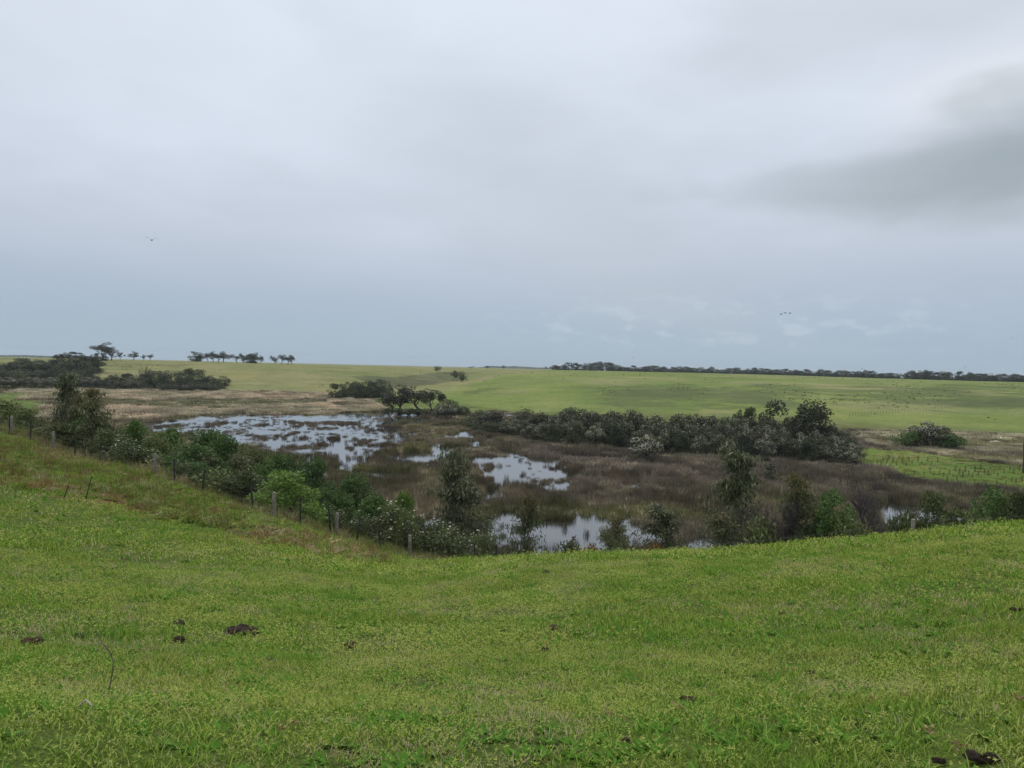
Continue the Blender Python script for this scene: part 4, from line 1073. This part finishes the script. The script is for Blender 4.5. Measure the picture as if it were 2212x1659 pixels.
for x, yt, w, d, lab in [(706, 1098, 64, 42, 'white-flowered daisy bush under the tall dark wattle'), (758, 1104, 64, 42.5, 'white-flowered daisy bush behind the middle wooden post'),
                         (838, 1090, 96, 44, 'largest white-topped daisy bush beside the narrow yellowish wattle'), (805, 1118, 60, 42, 'daisy bush between two leaning pickets'),
                         (884, 1128, 70, 42.5, 'greyish daisy bush behind the last full wooden post'), (938, 1122, 84, 45, 'daisy bush left of the big drooping gum'),
                         (985, 1140, 92, 43, 'wide daisy bush in front of the big drooping gum'), (1062, 1152, 58, 44, 'daisy bush at the right foot of the big drooping gum')]:
    near('daisy_bush', x, yt, w, d, 'daisy_bush', lab)
near('gum_sapling', 1012, 980, 108, 50, 'drooping_gum', 'big drooping gum sapling at the picture centre', 'sapling', var=0)
near('gum_sapling', 1020, 1040, 96, 49.5, 'drooping_gum', 'leafy lower stem beside the big central drooping gum', 'sapling', var=4)
near('gum_sapling', 1140, 1063, 78, 46, 'gum_sapling', 'orange-tipped gum sapling standing before the near pond', 'sapling', var=1)
near('low_shrub', 1240, 1168, 48, 44, 'dry_shrub', 'small brownish shrub between the near-pond saplings', cmat=L_OLIVE)
near('gum_sapling', 1330, 1118, 58, 45, 'gum_sapling', 'rusty thin sapling before the reeds of the near pond', 'sapling', var=5, cmat=L_GUMTIP)
near('daisy_bush', 1358, 1166, 50, 43, 'daisy_bush', 'small daisy bush beside the rusty thin sapling')
near('low_shrub', 1424, 1174, 36, 43, 'rusty_shrub', 'small rust-coloured shrub right of the rusty sapling', cmat=L_RUST)
near('low_shrub', 1290, 1178, 40, 42, 'rusty_shrub', 'low rust-tinged shrub left of the rusty sapling', cmat=L_RUST)
near('gum_sapling', 1465, 1092, 90, 46.5, 'gum_sapling', 'thin olive sapling between the near pond and the little pool', 'sapling', var=2)
near('gum_sapling', 1577, 1110, 74, 45, 'gum_sapling', 'short gum sapling at the foot of the tall right gum', 'sapling', var=3)
near('gum_sapling', 1627, 964, 104, 52, 'tall_gum_sapling', 'tall yellow-tipped gum sapling right of centre', 'sapling', var=2)
near('bare_tree', 1690, 1060, 110, 44.5, 'bare_tree', 'grey leafless tree beside the tall right gum', 'tree', var=0)
near('gum_sapling', 1742, 1022, 92, 45, 'gum_sapling', 'bushy drooping gum with orange crown right of the leafless tree', 'sapling', var=1)
near('wattle_bush', 1812, 1066, 84, 43, 'wattle_bush', 'conical green wattle between the drooping gum and a leafless tree', var=3)
near('bare_tree', 1888, 1046, 124, 46, 'bare_tree', 'dark leafless tree between two green wattles at right', 'tree', var=1)
near('low_shrub', 1960, 1104, 46, 42, 'olive_shrub', 'small olive shrub in front of the right-hand pool', cmat=L_OLIVE)
near('wattle_bush', 2030, 1068, 78, 44, 'wattle_bush', 'yellow-edged green wattle before the right-hand pool', cmat=L_OLIVE)
near('wattle_bush', 2158, 1060, 92, 43, 'wattle_bush', 'large green wattle near the right picture edge')
near('wattle_bush', 2215, 1064, 70, 42, 'wattle_bush', 'green wattle cut by the right picture edge', cmat=L_OLIVE)
for i, (x, yt, w, dd, k, lab) in enumerate([
    (100, 925, 80, 5, 'wattle_bush', 'low olive bush behind the second left wooden post'), (235, 930, 80, 5, 'wattle_bush', 'low bush at the foot of the brown-tipped sapling'),
    (330, 975, 80, 5, 'low_shrub', 'low shrub behind the single wooden post on the slope'), (345, 948, 80, 9, 'wattle_bush', 'green bush between the pale daisy bush and the big wattles'),
    (420, 1000, 80, 5, 'wattle_bush', 'low green bush below the big dark wattles'), (470, 1015, 80, 5, 'low_shrub', 'low olive shrub at the foot of the olive sapling'),
    (490, 945, 80, 14, 'wattle_bush', 'dark bush on the marsh side of the big wattles'), (530, 1020, 90, 6, 'wattle_bush', 'olive bush left of the bright green wattle'),
    (575, 1000, 80, 12, 'wattle_bush', 'dark bush filling in behind the bright green wattle'), (600, 985, 70, 18, 'wattle_bush', 'dark bush on the marsh side of the bright green wattle'),
    (700, 1060, 80, 7, 'wattle_bush', 'dark bush beside the bright green wattle by a leaning picket'), (745, 1072, 80, 7, 'wattle_bush', 'dark low bush over the middle wooden post'),
    (815, 1075, 80, 8, 'wattle_bush', 'dark bush right of the tall dark wattle'), (870, 1100, 70, 6, 'wattle_bush', 'olive bush under the narrow yellowish wattle'),
    (955, 1150, 80, 4, 'low_shrub', 'low shrub at the left foot of the big drooping gum'), 
     
    (1660, 1120, 80, 8, 'low_shrub', 'low shrub under the tall yellow-tipped gum'), (1780, 1105, 70, 8, 'wattle_bush', 'olive bush left of the conical green wattle'),
    (1850, 1120, 70, 7, 'low_shrub', 'low shrub under the dark leafless tree'), (2095, 1100, 80, 6, 'low_shrub', 'low shrub left of the large right wattle')]):
    near(k, x, yt, w, float(fence_d(x)) + dd, 'undergrowth_shrub', lab, cmat=L_WATTLE if (k == 'wattle_bush' and 'dark' in lab) else L_OLIVE)
# dark stem at the right picture edge
x, y, z = at(2220.5, 165); tm = MB(); tube(tm, [(0, 0, -.5), (.05, 0, 2.5), (-.05, 0, 5.0), (.1, 0, 7.4)], [.42, .36, .34, .2], 9)
e = new('tree_trunk', tm.mesh('tree_trunk', [B_DARK], True)); e.location = (x, y, z); tag(e, 'dark bare trunk standing at the right picture edge', 'tree')

# ------------------------------------------------------------------ seedlings in the green field
sg = MB(); rs = np.random.default_rng(31)
tube(sg, [(0, 0, -.05), (0, 0, .9)], [.02, .01], 5)
clump(sg, rs, (0, 0, .5), .13, .46, 70, .13, .5)
L_SEED = leaf_mat('seedling_leaves', (.03, .045, .02), (.055, .075, .032), (.09, .11, .05), .1)
sgm = sg.mesh('seedling', [L_SEED])
for i in range(64):
    px = 1835 + (i * 0.618034 % 1) * 375; lo = np.interp(px, [1835, 1900, 2212], [990, 985, 1018]); hi = np.interp(px, [1835, 1950, 2080, 2212], [1000, 1024, 1042, 1052])
    py = lo + (hi - lo) * ((i * .7548 + .2) % 1)
    rr = ray(px, py); d = -(CAMZ - .2) / rr[2]
    o = new('seedling', sgm); gx, gy = rr[0] * d, rr[1] * d; o.location = (gx, gy, hz1(gx, gy)); s = rp.uniform(.6, 1.35); o.scale = (s * rp.uniform(.8, 1.5), s * .9, s); o.rotation_euler = (0, 0, i)
    tag(o, 'small dark seedling planted in the green field beyond the rushes', 'seedling', 'seedlings in the green field')

# ------------------------------------------------------------------ wire fence
M_WOOD = plain_mat('weathered_post_wood', (.13, .115, .092), (.26, .235, .195), 9)
M_STEEL = plain_mat('black_steel', (.014, .014, .014), (.035, .030, .026), 14, .6)
M_WIRE = plain_mat('fence_wire', (.12, .12, .12), (.22, .22, .21), 20, .5)
fe = bpy.data.objects.new('wire_fence', None); COL.objects.link(fe)
tag(fe, 'wire fence of wooden posts and black steel pickets along the slope foot', 'fence')
pm = MB(); tube(pm, [(0, 0, -.4), (0, 0, .3), (.006, .004, .8), (0, 0, 1.19), (0, 0, 1.2)], [.088, .084, .081, .079, .055], 10)
pm = pm.mesh('wooden_post', [M_WOOD], False)
km = MB()
for a in (0, 2.094, 4.189):
    c, s_ = math.cos(a), math.sin(a)
    V = [(-.006 * s_, .006 * c, -.4), (.045 * c - .006 * s_, .045 * s_ + .006 * c, -.4), (.045 * c + .006 * s_, .045 * s_ - .006 * c, -.4), (.006 * s_, -.006 * c, -.4)]
    V += [(q[0], q[1], 1.3) for q in V]
    km.add(V, [(0, 1, 5, 4), (1, 2, 6, 5), (2, 3, 7, 6), (4, 5, 6, 7)])
km = km.mesh('steel_picket', [M_STEEL])
tops = []
def fence_post(px, steel, lean=0.0, d=None, h=1.0):
    d = float(fence_d(px)) if d is None else d
    x, y, z = at(px, d)
    o = new('steel_picket' if steel else 'wooden_post', km if steel else pm, fe)
    o.location = (x, y, z); o.rotation_euler = (rp.uniform(-.03, .03), lean + rp.uniform(-.02, .02), px * .3); o.scale = (1, 1, h)
    o.rotation_mode = 'XYZ'
    tops.append((px, Vector((x, y, z)), lean))
for px in (27, 117, 338, 597, 734, 894, 1185, 1288, 1383, 1982): fence_post(px, False, rp.uniform(-.02, .03))
for px, ln in ((-60, .05), (22, .0), (68, .05), (165, .02), (219, .0), (381, .0), (440, .1), (554, .15), (655, .12), (722, .10), (777, .12), (830, .1), (1034, .0), (1080, -.04), (1192, -.03), (1336, .0), (1561, -.05), (1729, -.1), (1901, -.06), (2073, -.12), (2240, 0)):
    fence_post(px, True, ln)
tops.sort(key=lambda t: t[0])
for hgt in (.25, .55, .85, 1.12):
    mb = MB(); pts = []
    for (pa, a, la), (pb, b2, lb) in zip(tops[:-1], tops[1:]):
        A_ = a + Vector((la * hgt, -.06, hgt)); B_ = b2 + Vector((lb * hgt, -.06, hgt))
        for k in range(4): t = k / 4; pts.append(tuple(A_.lerp(B_, t) - Vector((0, 0, .05 * 4 * t * (1 - t)))))
    pts.append(tuple(tops[-1][1] + Vector((0, -.06, hgt))))
    tube(mb, pts, [.0035] * len(pts), 4)
    new('wire', mb.mesh('wire', [M_WIRE]), fe)
# two stakes left in the bracken
for px, py, h, ln, lab in ((186, 1078, .85, .22, 'thin dark stake leaning in the rusty bracken patch'), (138, 1076, .45, .35, 'short dark stick stuck beside the leaning stake')):
    x, y, z, d = hit(px, py); mb = MB(); tube(mb, [(0, 0, -.15), (0, 0, h * .5), (.01, 0, h)], [.018, .016, .014], 6)
    o = new('stake', mb.mesh('stake', [M_STEEL])); o.location = (x, y, z); o.rotation_euler = (0, ln, 0); tag(o, lab, 'stake')
# fence far off on the right hill
ff = bpy.data.objects.new('hill_fence', None); COL.objects.link(ff); tag(ff, 'faint post fence climbing the far green hill at right', 'fence')
fpm = MB(); tube(fpm, [(0, 0, -.3), (0, 0, 1.25), (0, 0, 1.3)], [.06, .055, .04], 6); fpm = fpm.mesh('far_post', [B_GUM])
pts = []
for i in range(58):
    px = 1838 + i * 6.6; d = float(np.interp(px, [1838, 2000, 2212], [300, 340, 400])); x, y, z = at(px, d)
    o = new('post', fpm, ff); o.location = (x, y, z); pts.append((x, y, z + 1.1))
mb = MB(); tube(mb, pts, [.012] * len(pts), 4); new('wire', mb.mesh('far_wire', [M_WIRE]), ff)

# ------------------------------------------------------------------ clods, scraps and twigs on the turf
M_DUNG = plain_mat('dark_dung', (.030, .022, .016), (.080, .056, .038), 40, .9, .8)
M_DUNGB = plain_mat('dried_brown_dung', (.06, .036, .022), (.15, .095, .06), 45, .95, .8)
def clod_mesh(seed, lobes):
    rr = np.random.default_rng(seed); bm = bmesh.new()
    for i in range(lobes):
        q = bmesh.ops.create_icosphere(bm, subdivisions=3, radius=1.0)
        off = Vector((rr.normal(0, .55) if lobes > 1 else 0, rr.normal(0, .25) if lobes > 1 else 0, 0)); sc_ = rr.uniform(.55, .85)
        for v in q['verts']:
            co = v.co.copy(); k = 1 + .95 * (float(fbm(np.array([co.x * 2.2 + i * 9 + seed]), np.array([co.y * 2.2 + co.z * 1.7]), seed, 4)[0]) - .5)
            v.co = Vector((co.x * k * sc_, co.y * k * sc_ * .8, max(co.z, -.3) * k * .42)) + off
    me = bpy.data.meshes.new('clod'); bm.to_mesh(me); bm.free(); return me
for i, (px, py, w, lb, lab, mt) in enumerate(CLODS):
    x, y, z, d = hit(px, py); me = clod_mesh(40 + i, lb); me.materials.append(M_DUNGB if mt else M_DUNG)
    s = w / FPX * d / (1.5 if lb == 1 else 2.6) * 1.0
    o = new('dung_clod', me); o.location = (x, y, z + .015 + s * .16); o.rotation_euler = (0, 0, rp.uniform(-.4, .4)); o.scale = (s, s, s * 1.1); tag(o, lab, 'dung', 'dung clods on the turf')
M_SCRAP = leaf_mat('dry_scrap', (.22, .12, .05), (.36, .22, .10), (.48, .34, .18), .15)
for i, (px, py) in enumerate([(1716, 1455), (1955, 1514), (1884, 1526), (2003, 1600), (2199, 1528), (2068, 1634), (1463, 1541), (1314, 1549), (634, 1577), (1180, 1398), (606, 1592)]):
    x, y, z, d = hit(px, py); mb = MB(); n = 16; rr = np.random.default_rng(60 + i)
    C = rr.normal(0, .011, (n, 3)) * np.array([1, 1, .5]) + np.array([0, 0, .03]); U = unit(rr.normal(size=(n, 3)) * np.array([1, 1, .7])) * .024; kites(mb, C, U, unit(np.cross(U, rand_dirs(rr, n))) * .005)
    o = new('dry_scrap', mb.mesh('dry_scrap', [M_SCRAP])); o.location = (x, y, z + .01); tag(o, 'small tan scrap of dried plant lying on the turf', 'plant litter', 'tan scraps on the turf')
# bent dead twig in the left foreground
M_TWIG = plain_mat('dead_twig', (.10, .075, .05), (.24, .20, .15), 30)
x, y, z, d = hit(221, 1505); k = d / FPX
tw = bpy.data.objects.new('bent_twig', None); COL.objects.link(tw); tw.location = (x, y, z); tag(tw, 'bent bare twig standing in the grass at lower left', 'twig')
def tw_path(pts): return [((a - 221) * k, .02 * math.sin(i), (1505 - b_) * k - .02) for i, (a, b_) in enumerate(pts)]
mb = MB(); tube(mb, tw_path([(221, 1512), (231, 1490), (236, 1460), (241, 1432), (239, 1412), (228, 1396), (212, 1391), (206, 1388)]), [.0045, .004, .0038, .0034, .003, .0026, .002, .0015], 6); new('stem', mb.mesh('twig_stem', [M_TWIG], True), tw)
mb = MB(); tube(mb, tw_path([(236, 1462), (240, 1446), (258, 1447), (250, 1455), (238, 1470)]), [.003, .0026, .0024, .002, .0015], 5); new('fork', mb.mesh('twig_fork', [M_TWIG], True), tw)
mb = MB(); tube(mb, tw_path([(239, 1415), (228, 1410), (219, 1400), (212, 1383), (210, 1372)]), [.003, .0025, .002, .002, .0015], 5); new('fork', mb.mesh('twig_fork', [M_TWIG], True), tw)
x, y, z, d = hit(183, 1540); k = d / FPX; mb = MB()
tube(mb, [(-.03, 0, .03), (0, .01, .055), (.035, 0, .035), (.04, -.01, .0), (.02, -.02, -.02)], [.004, .006, .007, .006, .004], 6)
o = new('pale_root', mb.mesh('pale_root', [plain_mat('bleached_root', (.28, .24, .20), (.42, .37, .32), 20)], True)); o.location = (x, y, z); tag(o, 'pale curled root beside the bent twig', 'root')

# ------------------------------------------------------------------ bleached branch in the far water, pale stones, birds
M_BONE = plain_mat('bleached_wood', (.45, .44, .41), (.66, .65, .62), 5)
x, y, _ = at(848, 255); mb = MB(); rr = np.random.default_rng(9)
for a in (-.5, .1, .8): limb(mb, rr, (0, 0, -.2), (a, rr.normal(0, .3), 1), 2.4, .14, .05, 4, .2)
o = new('dead_branch', mb.mesh('dead_branch', [M_BONE], True)); o.location = (x, y, 0); tag(o, 'bleached dead branch standing in the far water under the gums', 'branch')


for px, py, w, lab in ((2152, 955.5, 24, 'pale flat stone lying on the far green field'), (2206, 962, 14, 'smaller pale stone right of the flat one')):
    x, y, z, d = hit(px, py); me = clod_mesh(90, 1); me.materials.append(plain_mat('pale_stone', (.45, .42, .33), (.6, .56, .45), 6))
    o = new('stone', me); s = w / FPX * d / 1.5; o.location = (x, y, z + .05); o.scale = (s, s * .6, s * .35); tag(o, lab, 'stone')
M_BIRD = plain_mat('dark_feathers', (.03, .03, .032), (.07, .068, .065), 10); M_WBIRD = plain_mat('white_feathers', (.6, .6, .58), (.8, .8, .78), 10)
def flying(span, up, mats):
    mb = MB()
    tube(mb, [(0, -.34 * span, 0), (0, -.2 * span, 0), (0, 0, .01), (0, .16 * span, .01), (0, .24 * span, .02), (0, .3 * span, .01)], [.012 * span, .05 * span, .075 * span, .05 * span, .045 * span, .012 * span], 7)
    for s_ in (-1, 1):
        st = [(0.03, .10, 0.0), (.25, .11, up * .22), (.42, .05, up * .26), (.58, -.06, up * .12)]; ch = [.2, .19, .14, .03]
        V = []
        for (a, f, u_), c in zip(st, ch): V += [(s_ * a * span, f * span, u_ * span), (s_ * a * span, (f - c) * span, u_ * span - .01), (s_ * a * span, (f - c * .3) * span, u_ * span + .012 * span)]
        F = []
        for i in range(3): a = i * 3; F += [(a, a + 2, a + 5, a + 3), (a + 2, a + 1, a + 4, a + 5), (a + 1, a, a + 3, a + 4)]
        mb.add(V, F)
    return mb
def fly(px, py, d, span, up, rz, lab, group=None):
    rr = ray(px, py); o = new('bird', flying(span, up, None).mesh('bird', [M_BIRD], True)); o.location = (rr[0] * d, rr[1] * d, CAMZ + rr[2] * d); o.rotation_euler = (.1, 0, rz); tag(o, lab, 'bird', group)
fly(328, 519, 85, 1.05, 1.0, .5, 'lone bird with arched wings high over the left skyline')
for i, (px, py) in enumerate([(1687, 679), (1696, 676.5), (1706, 677)]):
    fly(px, py, 190, 1.0, .7, 1.9, ['leading lower bird of the trio over the right skyline', 'middle bird of the trio over the right skyline', 'trailing bird of the trio over the right skyline'][i], 'trio of birds over the right skyline')
for i, (px, py) in enumerate([(2185, 730), (2147, 761), (2085, 793), (1862, 797), (1368, 773), (1373, 755), (1275, 622)]):
    fly(px, py, 330, .9, .6, 1.2 + i, 'tiny far bird speck low over the right skyline', 'specks of far birds')
def wader(px, py, dark, lab):
    rr = ray(px, py); d = -CAMZ / rr[2]; e = bpy.data.objects.new('water_bird', None); COL.objects.link(e); e.location = (rr[0] * d, rr[1] * d, 0.0); e.rotation_euler = (0, 0, rp.uniform(-.5, .5)); tag(e, lab, 'bird')
    mb = MB(); tube(mb, [(-.32, 0, .20), (-.2, 0, .17), (0, 0, .16), (.18, 0, .17), (.26, 0, .22), (.29, 0, .36), (.33, 0, .42), (.38, 0, .41)], [.02, .10, .15, .11, .06, .04, .055, .02], 9); new('body', mb.mesh('bird_body', [M_BIRD if dark else M_WBIRD], True), e)
    mb = MB(); tube(mb, [(.37, 0, .41), (.45, 0, .395)], [.018, .006], 5); new('bill', mb.mesh('bird_bill', [M_BIRD], True), e)
    e.scale = (.8, .8, .7)
wader(992, 977, False, 'white water bird at the edge of the middle pools'); wader(1239, 1163, True, 'dark duck swimming on the near pond'); wader(1145, 1003, True, 'dark duck on the pool right of the central gum')
wader(700, 985, True, 'dark duck on the narrow tail of the main pond')

# ------------------------------------------------------------------ haze
hb = MB(); s = 9500.0; zt0, zt1 = -4.0, 95.0
hb.add([(-s, -s, zt0), (s, -s, zt0), (s, s, zt0), (-s, s, zt0), (-s, -s, zt1), (s, -s, zt1), (s, s, zt1), (-s, s, zt1)], [(3, 2, 1, 0), (4, 5, 6, 7), (0, 1, 5, 4), (1, 2, 6, 5), (2, 3, 7, 6), (3, 0, 4, 7)])
mh, bb = new_mat('hazy_air'); pv = bb.n('ShaderNodeVolumePrincipled'); pv.inputs['Color'].default_value = (.82, .90, .97, 1); pv.inputs['Density'].default_value = 8e-5
om = bb.n('ShaderNodeOutputMaterial'); bb.t.links.new(pv.outputs[0], om.inputs['Volume'])
tag(new('haze', hb.mesh('haze', [mh])), 'thin pale haze over the distant hills', kind='stuff')
